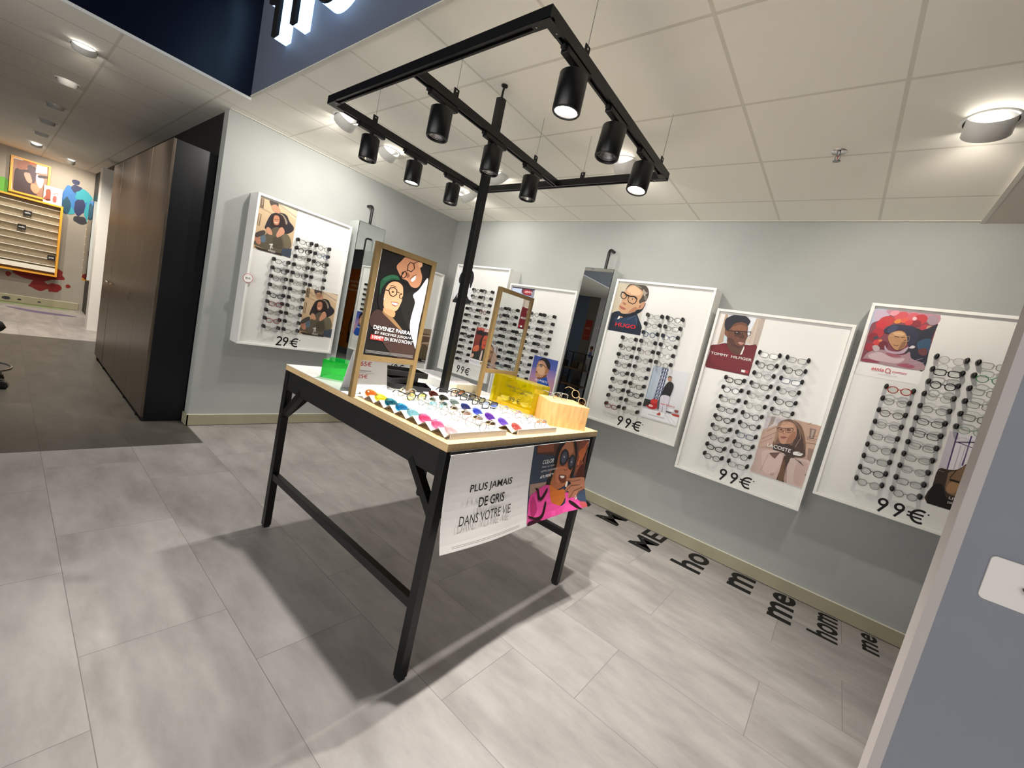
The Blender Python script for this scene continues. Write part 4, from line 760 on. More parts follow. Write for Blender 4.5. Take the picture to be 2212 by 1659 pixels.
ART['banner'] = '''P|3c4658||-0.002 1.061 0.98 0.984 1.173 -0.091 0.587 0.019 0.07 -0.003
P|5a3a2c||0.04 1.007 0.416 1.005 0.387 0.825 0.064 0.89
P|8c5038||0.06 0.985 0.305 0.997 0.337 0.886 0.068 0.902
P|a08478||0.053 0.503 0.341 0.478 0.315 0.402 0.065 0.345
P|8a4630||0.72 0.995 0.988 0.991 1.013 0.643 1.03 0.407 0.828 0.418 0.758 0.757
P|d07040||0.955 0.962 0.86 0.822 0.824 0.632 0.853 0.62 0.889 0.809 0.984 0.947
P|3c1a14||0.996 0.883 0.916 0.693 0.989 0.595 1.026 0.6 0.959 0.678 1.04 0.863
S|c86a38||0.814 0.823 0.948 0.897 0.959 0.804 0.901 0.676
S|4c1c14||0.859 0.562 0.959 0.621 1.057 0.448 0.997 0.383 0.823 0.434
P|6a4838||0.761 0.994 0.765 0.686 0.774 0.477 0.811 0.463 0.802 0.674 0.797 0.984
S|a0603f||0.405 0.877 0.436 0.996 0.569 1.01 0.686 0.984 0.788 0.782 0.798 0.633 0.733 0.482 0.684 0.404 0.561 0.345 0.461 0.34 0.366 0.446 0.317 0.565 0.39 0.702
S|c07c58||0.457 0.98 0.574 0.996 0.658 0.958 0.695 0.839 0.633 0.804 0.537 0.888 0.466 0.897
S|b87050||0.436 0.541 0.455 0.649 0.576 0.642 0.714 0.545 0.631 0.459 0.506 0.414
S|1d1613||0.419 0.998 0.517 1.008 0.448 0.899 0.43 0.791 0.429 0.681 0.38 0.511 0.34 0.314 0.296 0.134 0.261 -0.02 0.212 -0.004 0.256 0.227 0.299 0.461 0.369 0.664 0.379 0.853
S|1d1613||0.662 1.001 0.722 0.987 0.788 0.782 0.788 0.605 0.758 0.462 0.699 0.474 0.758 0.64 0.749 0.788
S|2a2a34||0.469 0.744 0.465 0.841 0.523 0.903 0.601 0.851 0.628 0.762 0.595 0.696 0.535 0.663 0.482 0.7
S|2a2a34||0.651 0.629 0.628 0.733 0.688 0.804 0.749 0.759 0.758 0.64 0.704 0.576
S|4c5060||0.491 0.754 0.494 0.831 0.543 0.866 0.591 0.796 0.577 0.727 0.533 0.699
S|4c5060||0.67 0.654 0.671 0.741 0.709 0.764 0.734 0.688 0.707 0.626
P|1d1613||0.622 0.755 0.653 0.736 0.66 0.745 0.629 0.764
S|aab8b8||0.552 0.787 0.552 0.78 0.549 0.774 0.542 0.773 0.534 0.777 0.527 0.783 0.523 0.792 0.522 0.799 0.526 0.804 0.532 0.806 0.54 0.802 0.547 0.796
S|aab8b8||0.706 0.692 0.707 0.685 0.705 0.68 0.699 0.679 0.693 0.682 0.687 0.688 0.683 0.696 0.682 0.703 0.685 0.708 0.69 0.709 0.696 0.706 0.702 0.7
S|6c3428||0.503 0.542 0.576 0.528 0.636 0.501 0.622 0.432 0.552 0.433 0.504 0.493
S|e8ddd4||0.525 0.524 0.601 0.501 0.574 0.474 0.528 0.502
P|5c2c20||0.566 0.605 0.601 0.577 0.607 0.582 0.572 0.61
P|5c2c20||0.605 0.603 0.631 0.575 0.639 0.578 0.613 0.606
S|c0692c||0.354 0.435 0.497 0.331 0.602 0.321 0.645 0.237 0.559 0.115 0.442 0.119 0.348 0.285
S|c83c84|f05aa8|0.065 0.345 0.138 0.391 0.258 0.443 0.358 0.42 0.382 0.276 0.459 0.114 0.625 0.125 0.635 0.269 0.833 0.16 1.058 -0.058 0.978 -0.058 0.624 0.008 0.432 -0.019 0.222 -0.014 0.07 -0.003 0.059 0.151
S|e04c96||0.207 0.241 0.332 0.344 0.407 0.186 0.606 0.072 0.587 0.019 0.27 0.005
S|b83070||0.083 0.275 0.122 0.343 0.198 0.163 0.119 0.08
S|c83c84||1.008 0.099 1.092 0.22 1.197 -0.098 1.058 -0.058
S|a87056||0.631 0.459 0.743 0.45 1.03 0.407 1.08 0.255 0.959 0.251 0.864 0.182 0.822 0.132 0.772 0.175 0.678 0.185 0.688 0.271 0.616 0.274 0.65 0.338 0.728 0.38
S|3f4c66||0.843 0.126 0.833 0.22 0.959 0.251 1.019 0.221 1.025 0.047
S|c8585c||0.864 0.09 1.025 0.047 1.047 -0.055 0.927 -0.02
S|e8d8cc||0.622 0.359 0.641 0.428 0.665 0.408 0.651 0.345
S|e8d8cc||0.787 0.156 0.812 0.195 0.831 0.152 0.803 0.134
P|7c4a38||0.636 0.44 0.759 0.399 0.914 0.396 0.909 0.405 0.756 0.407 0.636 0.447
P|7c4a38||0.635 0.281 0.741 0.344 0.897 0.323 0.893 0.332 0.734 0.352 0.627 0.288
P|7c4a38||0.702 0.176 0.786 0.259 0.952 0.28 0.945 0.289 0.778 0.267 0.693 0.183
P|7c4a38||0.794 0.144 0.858 0.211 0.982 0.25 0.974 0.259 0.849 0.219 0.785 0.152
S|241512||0.688 0.153 0.777 0.099 0.885 -0.008 0.932 -0.037 0.848 -0.013 0.702 0.104
S|241512||0.126 0.44 0.182 0.421 0.216 0.319 0.248 0.31 0.315 0.402 0.327 0.359 0.26 0.267 0.196 0.284 0.169 0.384
S|241512||0.066 0.123 0.179 0.068 0.262 0.089 0.301 0.228 0.326 0.194 0.287 0.054 0.205 0.026 0.088 0.09
S|3a1424||0.065 0.045 0.141 0.046 0.27 0.005 0.216 -0.019 0.077 -0.006
T|f6f4f2|COLOR|0.174 0.741 0.177 0.057 0.03 0.25
T|d8d6d4|Avec ou sans|0.17 0.692 0.206 0.029 0 0.2
T|d8d6d4|verres correcteurs|0.174 0.633 0.268 0.029 0 0.2
T|f6f4f2|69,90€*|0.176 0.549 0.212 0.047 0.03 0.25'''
ART['farphoto'] = '''P|8a6a58||-0.03 0.953 1.032 1.036 1.014 0.011 0.032 -0.048
S|3a2c30||0.083 0.653 0.236 0.738 0.383 0.721 0.491 0.859 0.627 0.838 0.641 0.467 0.529 0.363 0.544 0.162 0.734 0.049 0.465 0.018 0.102 -0.009 0.062 0.347
S|8c5a48||0.151 0.909 0.42 1.02 0.485 0.941 0.366 0.749 0.211 0.68 0.121 0.732
S|a88c7c||0.318 0.615 0.507 0.645 0.574 0.548 0.529 0.363 0.408 0.392
S|4a3a44||0.389 0.841 0.549 0.879 0.65 0.539 0.587 0.381 0.513 0.562
S|c48468||0.531 0.329 0.74 0.361 0.792 0.274 0.7 0.09 0.576 0.138
P|e8e6e0||0.643 1.013 0.934 0.994 0.937 0.771 0.621 0.717
P|c8503c||0.421 1.003 0.658 1.018 0.603 0.949 0.456 0.931
S|b0a4b0||0.654 0.677 0.81 0.625 0.878 0.544 0.807 0.279 0.675 0.41
S|2a2024||0.716 0.663 0.958 0.708 0.948 0.636 0.721 0.596'''
ART['farsmall'] = '''P|f0e4e0||-0.072 0.933 0.967 1.038 0.964 -0.04 -0.064 0.075
P|d4c0e0||0.413 1.062 0.967 1.038 0.969 0.827 0.541 0.931
S|8a4a3c||0.115 0.755 0.346 0.797 0.38 0.356 0.307 0.159 -0.013 0.161 0.113 0.409
S|a85a58||0.519 0.471 0.695 0.493 0.694 0.141 0.514 0.154
P|b86a60||0.519 0.552 0.679 0.673 0.793 0.61 0.815 0.656 0.679 0.722 0.502 0.593
S|5c2c20||0.157 0.215 0.388 0.254 0.367 0.143 0.165 0.114
P|ffffff||0.108 0.024 0.701 -0.018 0.708 0.025 0.115 0.066'''
PRINT_GAIN = 1.0
def art_obj(key, w, h, bg='#e8e6e0'):
    A_ = Art(w, h, bg)
    for row in ART[key].split('\n'):
        k, col, c2, nums = row.split('|'); v = [float(x) for x in nums.split()]
        if k == 'T':
            x0, y0, wd, hh, bold, shear = v
            tilt = 0
            A_.text(c2, x0, y0, max(hh, .012), '#'+col, bold=bold, shear=shear, width=max(wd, .02))
        else:
            A_.shape('#'+col, [(v[i], v[i+1]) for i in range(0, len(v), 2)], col2=('#'+c2) if c2 else None, smooth=(k == 'S'), n=3)
    return A_
def art(key, w, h, part, label, y=-.1665):
    def f(parent, x, z):
        o = art_obj(key, w, h).build(part, parent=parent, loc=(x, y, z))
        if label: o['label'] = label
        return o
    return f
# ================================================================ SETTING
XL, YB, ZC = -4.447, 3.797, 2.763
struct(MB().box(-14, 6, -6, YB+.1, -.05, 0, floorm), 'floor')
struct(MB().box(-8.6, -3.963, -4, 1.15, 0, .003, darkfloor).box(-8.6, -4.449, 1.15, 1.153, 0, .003, darkfloor), 'floor')
angm_ = mat('ceiling_angle_profile', '#cfccc2', .6)
struct(MB().box(XL, .405, 1.137, YB, ZC, ZC+.05, ceilm).box(-13, XL, 1.137, 1.16, ZC, ZC+.05, ceilm), 'ceiling')
struct(MB().box(-13, -3.945, -1.66, 1.136, ZC, ZC+.05, ceilm), 'ceiling')
struct(MB().box(.407, 6, 1.26, YB, ZC-.012, ZC+.04, plaster), 'ceiling')
struct(MB().box(-4.6, 6.1, -6, 1.5, 3.95, 4.0, mat('dark_hall_ceiling', '#23272e', .8)), 'ceiling')
struct(MB().box(XL-.3, 6, YB, YB+.1, 0, ZC+.05, wallp), 'wall_back')
struct(MB().box(XL-.12, XL, 1.149, YB, 0, ZC+.05, wallp), 'wall_left')
struct(MB().box(-3.943, -3.93, -1.66, 1.135, ZC-.018, 3.95, navy).box(-3.9425, -3.926, -1.66, 1.139, ZC-.03, ZC-.012, white), 'wall_fascia_left')
struct(MB().box(-3.93, 6, 1.135, 1.20, ZC+.001, 3.95, fasc), 'wall_fascia_front')
struct(MB().box(-3.93, 6, 1.131, 1.15, ZC-.004, ZC+.001, angm_), 'trim_1')
struct(MB().box(.255, 6, 1.25, 1.32, 0, ZC-.013, wall2).box(.236, .255, 1.25, 1.32, 0, ZC-.013, jamb), 'wall_right')
struct(MB().box(6, 6.1, -6, YB, 0, 4, wallp), 'wall_right_end')
struct(MB().box(-4, 6, -6.1, -6, 0, 4, mat('hall_wall', '#8f9296', .8)), 'wall_hall')
struct(MB().box(-12.9, XL-.12, 1.157, 1.25, 0, ZC+.05, mat('black_partition', '#0c0e12', .5)), 'wall_partition')
# opposite side of the neighbouring shop, seen in the wall mirror
struct(MB().box(-13, -5.12, -1.72, -1.63, 0, ZC, mat('slate_blue_wall', '#5a6b86', .7)).box(-5.12, -4.86, -1.72, -1.62, 0, ZC, mat('taupe_wall', '#6f6c68', .7)).box(-4.86, -3.93, -1.74, -1.64, 0, ZC, mat('white_wall', '#d6d9e2', .7)), 'wall_front')
far = struct(MB().box(-12.45, -12.3, -4, 1.6, 0, ZC+.05, noisy(mat('far_wall_plaster', '#9a948a', .85), '#958f85', '#a19b91', 2)), 'wall_far')

# skirting boards, light on the top edge painted in as a paler strip
def skirt(name, x0, x1, y0, y1, h=.1):
    return struct(MB().box(x0, x1, y0, y1, .006, h, beige).box(x0, x1, y0, y1, h, h+.004, skirt_top_lit), name)
skirt('baseboard_back', XL+.014, .9, YB-.014, YB)
struct(MB().box(XL, XL+.014, 1.137, YB-.014, .006, .104, beige).box(XL-.12, XL+.014, 1.135, 1.149, .006, .104, beige).box(XL, XL+.014, 1.137, YB-.014, .104, .108, skirt_top_lit), 'baseboard_left')
skirt('baseboard_far', -12.3, -12.28, -4, 1.1, .14)
# ceiling edge trims (shadow-gap angle profile)
angm = mat('ceiling_angle_profile', '#cfccc2', .6)
struct(MB().box(XL, .4, YB-.022, YB, ZC-.004, ZC, angm), 'trim_2')
struct(MB().box(XL, XL+.022, 1.15, YB, ZC-.004, ZC, angm), 'trim_3')
struct(MB().box(.385, .407, 1.2, YB, ZC-.014, ZC, angm), 'trim_4')

# ================================================================ DISPLAY TABLE
TX0, TX1, TY0, TY1, ZT = -2.461, -1.055, 1.064, 2.268, .994
tb = thing('display_table', ((TX0+TX1)/2, (TY0+TY1)/2, 0), 'tall black metal display table with light oak top in the middle of the shop', 'table')
tl = Vector(tb.location)
def tp(mb, name, bevel=0, **k):
    o = mb.build(name, parent=tb, M=Matrix.Translation(-tl), bevel=bevel); return tag(o, **k)
tp(MB().box(TX0, TX1, TY0, TY1, .962, ZT-.003, oakx).box(-1.745, TX1, TY0, TY1, ZT-.003, ZT, oakx), 'tabletop', .0015)
tp(MB().box(TX0, -1.7455, TY0, TY1, ZT-.0028, ZT, mat('white_table_inlay', '#f3f3f2', .3)), 'tabletop_panel', label='white laminate half of the tabletop')
ap = MB()
for a in ((TX0+.01, TX1-.005, TY0+.006, TY0+.03), (TX0+.01, TX1-.005, TY1-.03, TY1-.006), (TX0+.006, TX0+.03, TY0+.03, TY1-.03), (TX1-.03, TX1-.006, TY0+.03, TY1-.03)): ap.box(*a, .853, .962, blackm)
tp(ap, 'apron')
LX0, LX1, LY0, LY1 = TX0+.001, TX1-.001, TY0+.001, TY1-.001; lw = .04
for x in (LX0, LX1-lw):
    for y in (LY0, LY1-lw): tp(MB().box(x, x+lw, y, y+lw, .012, .9615, black).box(x+.004, x+lw-.004, y+.004, y+lw-.004, 0, .012, blackm), 'leg', .0015)
for y in (LY0, LY1-lw): tp(MB().box(LX0+lw, LX1-lw, y+.004, y+lw-.004, .305, .345, black), 'stretcher', .001)
for y, s in ((LY0+.02, 1), (LY1-.02, -1)):
    tp(MB().bar((LX0+.03, y, .70), (LX0+.20, y, .87), .034, .034, black, (0, 1, 0)), 'brace')
    tp(MB().bar((LX1-.03, y, .70), (LX1-.20, y, .87), .034, .034, black, (0, 1, 0)), 'brace')
for x in (LX0+.02, LX1-.02):
    tp(MB().bar((x, LY0+.03, .70), (x, LY0+.20, .87), .034, .034, black, (1, 0, 0)), 'brace')
    tp(MB().bar((x, LY1-.03, .70), (x, LY1-.20, .87), .034, .034, black, (1, 0, 0)), 'brace')

# ================================================================ TRACK LIGHT FRAME ABOVE THE TABLE
zt = 2.46; sc = .963
A = Vector((-2.626, 1.154, 0))*sc; B = Vector((-1.066, 1.129, 0))*sc; Cc = Vector((-1.083, 2.361, 0))*sc; D = Vector((-2.621, 2.394, 0))*sc
for v in (A, B, Cc, D): v.z = zt+.018
tf = thing('track_frame', (-1.78, 1.7, zt), 'rectangular black lighting track hung on thin wires under the ceiling', 'light track')
tfl = Vector(tf.location); TM = Matrix.Translation(-tfl)
def rail(a, b, w=.036, h=.04):
    d = (b-a).normalized(); n = Vector((-d.y, d.x, 0)); mb = MB()
    mb.bar(a+Vector((0,0,.004)), b+Vector((0,0,.004)), w, h-.008, black)
    for s in (-1, 1): mb.bar(a+n*(s*(w/2-.005))-Vector((0,0,h/2-.004)), b+n*(s*(w/2-.005))-Vector((0,0,h/2-.004)), .01, .008, black)
    return mb.build('rail', parent=tf, M=TM)
Mt = A.lerp(B, .5)*1.0; Mb = D.lerp(Cc, .5)
ex = Vector((.018, 0, 0)); ey = Vector((0, .018, 0))
rail(A-ex, B+ex); rail(D-ex, Cc+ex); rail(A+ey, D-ey); rail(B+ey, Cc-ey); rail(Mt+ey, Mb-ey)
for p in (A, B, Cc, D):
    dx = .05 if p.x < -1.8 else -.05; dy = .05 if p.y < 1.7 else -.05
    mb = MB().box(min(p.x, p.x+dx)-.018, max(p.x, p.x+dx)+.018, p.y-.018, p.y+.018, zt-.004, zt-.0005, black).box(p.x-.018, p.x+.018, min(p.y, p.y+dy)-.018, max(p.y, p.y+dy)+.018, zt-.0042, zt-.0006, black)
    for q in ((p.x+dx, p.y), (p.x, p.y+dy)): mb.cyl((q[0], q[1], zt-.006), (q[0], q[1], zt-.004), .0035, material=chrome, seg=10)
    mb.build('corner_plate', parent=tf, M=TM)
for r_, t in ((('AD'), .22), ('M', .21), ('BC', .2), ('BC', .93), ('DC', .63), ('M', .78)):
    a, b = {'AD': (A, D), 'M': (Mt, Mb), 'BC': (B, Cc), 'DC': (D, Cc)}[r_]; p = a.lerp(b, t); d = (b-a).normalized()
    mb = MB().box(-.016, .016, -.002, .002, .018, .062, blackm).cyl((0, -.0025, .05), (0, .0025, .05), .004, material=chrome, seg=8)
    ang = math.atan2(d.y, d.x)
    mb.build('wire_bracket', parent=tf, M=TM @ Matrix.Translation(p) @ Matrix.Rotation(ang, 4, 'Z'))
    MB().cyl((p.x, p.y, zt+.075), (p.x, p.y, ZC), .0013, material=steel, seg=6).build('wire', parent=tf, M=TM)
# leaning square post from tabletop to ceiling
pa = Vector((-1.897, 1.772, ZT)); pb = Vector((-1.825, 1.69, ZC-.07))
po = thing('post', pa, 'black square post rising from the table through the lighting track to the ceiling', 'post')
MB().bar(pa, pb, .04, .04, black, (0, 1, 0)).build('pole', parent=po, M=Matrix.Translation(-pa), bevel=.001)
MB().tube([pb, pb+Vector((0, 0, .035)), (pb.x+.004, pb.y, ZC-.004)], .006, material=blackm).cyl((pb.x+.004, pb.y, ZC-.006), (pb.x+.004, pb.y, ZC), .018, material=blackm).build('ceiling_hook', parent=po, M=Matrix.Translation(-pa))

# spot lamps on the track
def track_spot(rail_name, t, on, tilt=(0, 0), label=''):
    a, b = {'AD': (A, D), 'M': (Mt, Mb), 'BC': (B, Cc)}[rail_name]; p = a.lerp(b, t); d = (b-a).normalized(); ang = math.atan2(d.y, d.x)
    o = thing('track_spotlight', (p.x, p.y, zt-.0045), label, 'spotlight', ang, 'cylinder spotlights on the lighting track')
    MB().box(-.085, .085, -.015, .015, -.022, 0, black).box(-.10, -.084, -.009, .009, -.014, -.001, blackm).build('adapter', parent=o, bevel=.002)
    MB().cyl((0, 0, -.05), (0, 0, -.02), .012, material=blackm, seg=12).build('swivel', parent=o)
    h = MB(); R_ = .053; H_ = .135
    M_ = Matrix.Translation((0, 0, -.045)) @ Euler((tilt[0], tilt[1], 0)).to_matrix().to_4x4()
    h.lathe([(0, 0), (R_-.006, 0), (R_, -.005), (R_, -H_+.004), (R_-.003, -H_), (R_-.009, -H_), (R_-.010, -H_+.006), (R_-.010, -H_+.03)], black, seg=40)
    h.build('housing', parent=o, M=M_)
    q = MB().lathe([(R_-.0105, -H_+.012), (R_-.018, -H_+.022), (.02, -H_+.05), (0, -H_+.055)], lampon if on else reflector, seg=32)
    if not on: q.lathe([(R_-.0105, -H_+.014), (R_-.016, -H_+.0135)], blackm, seg=32).cyl((0, 0, -H_+.045), (0, 0, -H_+.054), .012, material=mat('led_chip_off', '#c9a560', .4), seg=12)
    if on:
        q = MB().lathe([(0, -H_+.012), (R_-.0105, -H_+.012)], lampon, seg=32)
    q.build('lens' if on else 'reflector', parent=o, M=M_)
    if on:
        l = bpy.data.lights.new('spot_light', 'SPOT'); l.energy = on; l.color = NEUT; l.spot_size = math.radians(112); l.spot_blend = .75; l.shadow_soft_size = .028
        lo = bpy.data.objects.new('spot_light', l); COL.objects.link(lo); lo.parent = o; lo.matrix_local = M_ @ Matrix.Translation((0, 0, -H_-.002))
    return o
rt = {}
def tpos(y, a, b): return (y-a.y)/(b.y-a.y)
track_spot('AD', tpos(1.419*sc, A, D), 0, label='unlit cylinder spotlight nearest the front on the left rail')
track_spot('AD', tpos(1.762*sc, A, D), 85, label='lit cylinder spotlight in the middle of the left rail')
track_spot('AD', tpos(2.124*sc, A, D), 0, label='unlit cylinder spotlight at the rear of the left rail')
track_spot('M', tpos(1.336*sc, Mt, Mb), 0, label='unlit cylinder spotlight nearest the front on the middle rail')
track_spot('M', tpos(1.729*sc, Mt, Mb), 0, label='unlit cylinder spotlight on the middle rail beside the post')
track_spot('M', tpos(2.105*sc, Mt, Mb), 0, label='unlit cylinder spotlight at the rear of the middle rail')
track_spot('BC', tpos(1.33*sc, B, Cc), 150, label='large brightly lit cylinder spotlight at the front of the right rail')
track_spot('BC', tpos(1.706*sc, B, Cc), 0, (0, .09), label='unlit cylinder spotlight in the middle of the right rail')
track_spot('BC', tpos(2.077*sc, B, Cc), 130, (0, .13), label='lit cylinder spotlight at the rear corner of the right rail')

# recessed gimbal spots in the shop ceiling
def gimbal(x, y, aim, power, label, z=ZC, grp='round tilting spotlights recessed in the ceiling', color=NEUT, size=.085, tilt=.85, drop=.06, ang=125):
    o = thing('recessed_spotlight', (x, y, z), label, 'ceiling light', math.atan2(aim[1], aim[0]), grp)
    MB().lathe([(size, -.004), (size+.012, -.003), (size+.012, 0), (size, 0)], white, seg=40).build('trim_ring', parent=o)
    MB().lathe([(0, -.0008), (size, -.0008)], blackm, seg=40).build('recess', parent=o)
    M_ = Matrix.Translation((-.012, 0, 0)) @ Matrix.Rotation(-tilt, 4, 'Y')
    MB().lathe([(size*.93, .02), (size*.93, -drop), (size*.80, -drop)], white, seg=40).lathe([(size*.8, -drop), (size*.8, -drop+.01)], white, seg=40).build('tilted_head', parent=o, M=M_)
    MB().lathe([(0, -drop+.008), (size*.8, -drop+.008)], lampon, seg=32).build('light_disc', parent=o, M=M_)
    l = bpy.data.lights.new('gimbal_light', 'SPOT'); l.energy = power; l.color = color; l.spot_size = math.radians(ang); l.spot_blend = .8; l.shadow_soft_size = .03
    lo = bpy.data.objects.new('gimbal_light', l); COL.objects.link(lo); lo.parent = o
    lo.matrix_local = M_ @ Matrix.Translation((0, 0, -drop-.012))
    return o
gimbal(-3.36, 1.6, (-1, 0), 36, 'recessed tilting spotlight near the front of the left wall')
gimbal(-3.50, 2.07, (-1, 0), 36, 'recessed tilting spotlight behind the left track rail near the left wall')
gimbal(-2.73, 2.664, (0, 1), 17, 'recessed tilting spotlight seen behind the black post')
gimbal(-1.52, 2.647, (0, 1), 34, 'recessed tilting spotlight behind the right track rail')
gimbal(.193, 2.593, (0, 1), 34, 'large recessed tilting spotlight at the far right of the ceiling', color=(1, .90, .78))
gimbal(-3.45, 3.0, (0, 1), 20, 'recessed tilting spotlight hidden near the room corner')
# ================================================================ WALL DISPLAY PANELS AND EYEGLASSES
PW, PH, PD, RIM = .885, 1.342, .19, .019
pegb = MB()
def _peg():
    seg = 14; prof = [(.011, 0), (.011, -.044), (.0095, -.049), (.0065, -.052), (0, -.052)]; vs = []; n = len(prof)
    for i in range(seg):
        t = 2*PI*i/seg
        for r, y in prof: vs.append((r*math.cos(t)*.95, y, r*math.sin(t)*1.6))
    fs = [(i*n+k, ((i+1)%seg)*n+k, ((i+1)%seg)*n+k+1, i*n+k+1) for i in range(seg) for k in range(n-1)]
    pegb.add(vs, fs, plastic_b, True)
_peg()
peg_src = pegb.build('peg')
peg_mesh = peg_src.data; bpy.data.objects.remove(peg_src)
def stroke(art_or_mb, pts, w, col): pass
def thick_path(pts, w):
    # outline of a polyline with width w, butt ends
    L = []; R = []; n = len(pts)
    for i, p in enumerate(pts):
        a = pts[max(i-1, 0)]; b = pts[min(i+1, n-1)]; d = (b[0]-a[0], b[1]-a[1]); l = math.hypot(*d) or 1; nx, ny = -d[1]/l*w/2, d[0]/l*w/2
        L.append((p[0]+nx, p[1]+ny)); R.append((p[0]-nx, p[1]-ny))
    return L, R
def strip(mb, pts, w, y, material, closed=False):
    L, R = thick_path(pts + ([pts[0], pts[1]] if closed else []), w)
    n = len(L); vs = [(p[0], y, p[1]) for p in L] + [(p[0], y, p[1]) for p in R]
    mb.add(vs, [(i, i+1, n+i+1, n+i) for i in range(n-1)], material)
def arc(cx, cy, r, a0, a1, n=28, ry=None):
    ry = r if ry is None else ry
    return [(cx+r*math.cos(math.radians(a0+(a1-a0)*i/n)), cy+ry*math.sin(math.radians(a0+(a1-a0)*i/n))) for i in range(n+1)]
def digit(mb, ch, x, y0, h, w, yy, m):
    r = h*.285
    if ch == '9':
        strip(mb, arc(x+r, y0+h-r, r-w/2, 0, 360, 36), w, yy, m); strip(mb, [(x+2*r-w*.45, y0+h-r*1.25), (x+r*.55, y0)], w, yy-.0002, m); return 2*r
    if ch == '6':
        strip(mb, arc(x+r, y0+r, r-w/2, 0, 360, 36), w, yy, m); strip(mb, [(x+w*.45, y0+r*1.25), (x+r*1.45, y0+h)], w, yy-.0002, m); return 2*r
    if ch == '2':
        strip(mb, arc(x+r, y0+h-r, r-w/2, 165, -35, 24) + [(x+w*.5, y0+w*.4)], w, yy, m); strip(mb, [(x, y0+w/2), (x+2*r, y0+w/2)], w, yy-.0002, m); return 2*r
    if ch == 'E':
        R = h*.5; strip(mb, arc(x+R, y0+R, R-w/2, 62, 298, 36), w, yy, m); strip(mb, [(x-w*.9, y0+R*1.24), (x+R*1.35, y0+R*1.24)], w*.8, yy-.0002, m); strip(mb, [(x-w*.9, y0+R*.76), (x+R*1.25, y0+R*.76)], w*.8, yy-.0002, m); return 2*R
def price(txt, parent, x, y, h=.092, w=.0135):
    mb = MB(); yy = -.1665-.0006
    for ch in txt:
        x += digit(mb, ch, x, y, h, w, yy, ink) + (.007 if ch != 'E' else 0)
        if ch == txt[-2]: x += .020
    mb.add([(x-.012+.012*math.cos(t)*.4, yy, y+h*.8+.005*math.sin(t)) for t in [k*PI/4 for k in range(8)]], [tuple(range(8))], ink)
    return mb.build('price_lettering', parent=parent)
# ---- eyeglasses: one source per lens shape, mesh data shared by all copies
def rim_pts(shape, cx, n=28):
    out = []
    for i in range(n):
        t = 2*PI*i/n; c, s_ = math.cos(t), math.sin(t)
        if shape == 'round': x, z = .0225*c, .0215*s_
        elif shape == 'panto': x = .0245*c*(1-.10*(s_ < 0)*-s_); z = .0205*s_ + .001
        elif shape == 'square':
            e = .62; x = .0262*math.copysign(abs(c)**e, c)*(1+.05*s_); z = .0185*math.copysign(abs(s_)**e, s_)
        else: # cat
            x = .0255*math.copysign(abs(c)**.8, c); z = .0190*math.copysign(abs(s_)**.8, s_) + .0045*c*(s_ > 0)*s_
        out.append((cx + (x if cx > 0 else -x), 0, z))
    return out
GL = {}
def glasses_source(shape, thick, fam='p'):
    key = (shape, thick, fam)
    if key in GL: return GL[key]
    ph = FR['k']; r = {'thin': .0013, 'mid': .0021, 'bold': .0030}[thick]
    fr = MB()
    for sx in (-1, 1): fr.tube(rim_pts(shape, sx*.0315), r, 6, ph, closed=True)
    zb = .006
    fr.tube([(-.0085, 0, zb-.002), (-.004, -.001, zb+.0015), (.004, -.001, zb+.0015), (.0085, 0, zb-.002)], r*1.05, 6, ph)
    for sx in (-1, 1):
        fr.tube([(sx*.055, 0, .009), (sx*.0605, .001, .011), (sx*.0635, .006, .011)], r*1.2, 6, ph)
        fr.tube([(sx*.010, .001, -.002), (sx*.008, .006, -.006)], .0013, 5, lensm)
    frame = fr.build('rim_frame'); ls = []; ts = []
    for sx in (-1, 1):
        p = rim_pts(shape, sx*.0315); m_ = MB().add(p, [tuple(range(len(p)))] , lensm); ls.append(m_.build('lens'))
        ts.append(MB().tube([(sx*.0635, .006, .011), (sx*.0635, .025, .011), (sx*.0630, .0445, .0105)] if fam == 'p' else [(sx*.0635, .006, .011), (sx*.0635, .03, .011), (sx*.0630, .030+.055, .0105), (sx*.062, .10, .006), (sx*.061, .118, -.008)], r*1.0, 6, ph).build('temple'))
    for o in [frame]+ls+ts: COL.objects.unlink(o)
    GL[key] = (frame, ls, ts); return GL[key]
def make_glasses(loc, rot, shape, thick, fm, lm, label, cat, group, name='eyeglasses', M=None, temples=True, scale=1, fam='p'):
    frame, ls, ts = glasses_source(shape, thick, fam)
    o = thing(name, loc, label, cat, 0, group)
    if M is not None: o.matrix_world = M
    else: o.rotation_euler = rot
    if scale != 1 and M is None: o.scale = (scale,)*3
    for src, m_ in [(frame, fm)] + [(l, lm) for l in ls] + ([(t, fm) for t in ts] if temples else []):
        c = src.copy(); COL.objects.link(c); c.parent = o; c.material_slots[0].link = 'OBJECT'; c.material_slots[0].material = m_
    return o
darkl = clear('black_sun_lens', '#1a1a1c', .3)
ORD = ['topmost', 'second', 'third', 'fourth', 'fifth', 'sixth', 'seventh', 'eighth', 'ninth', 'tenth', 'eleventh', 'lowest']
COLX = (.262, .442, .620); ROW0 = 1.053; PITCH = .0783
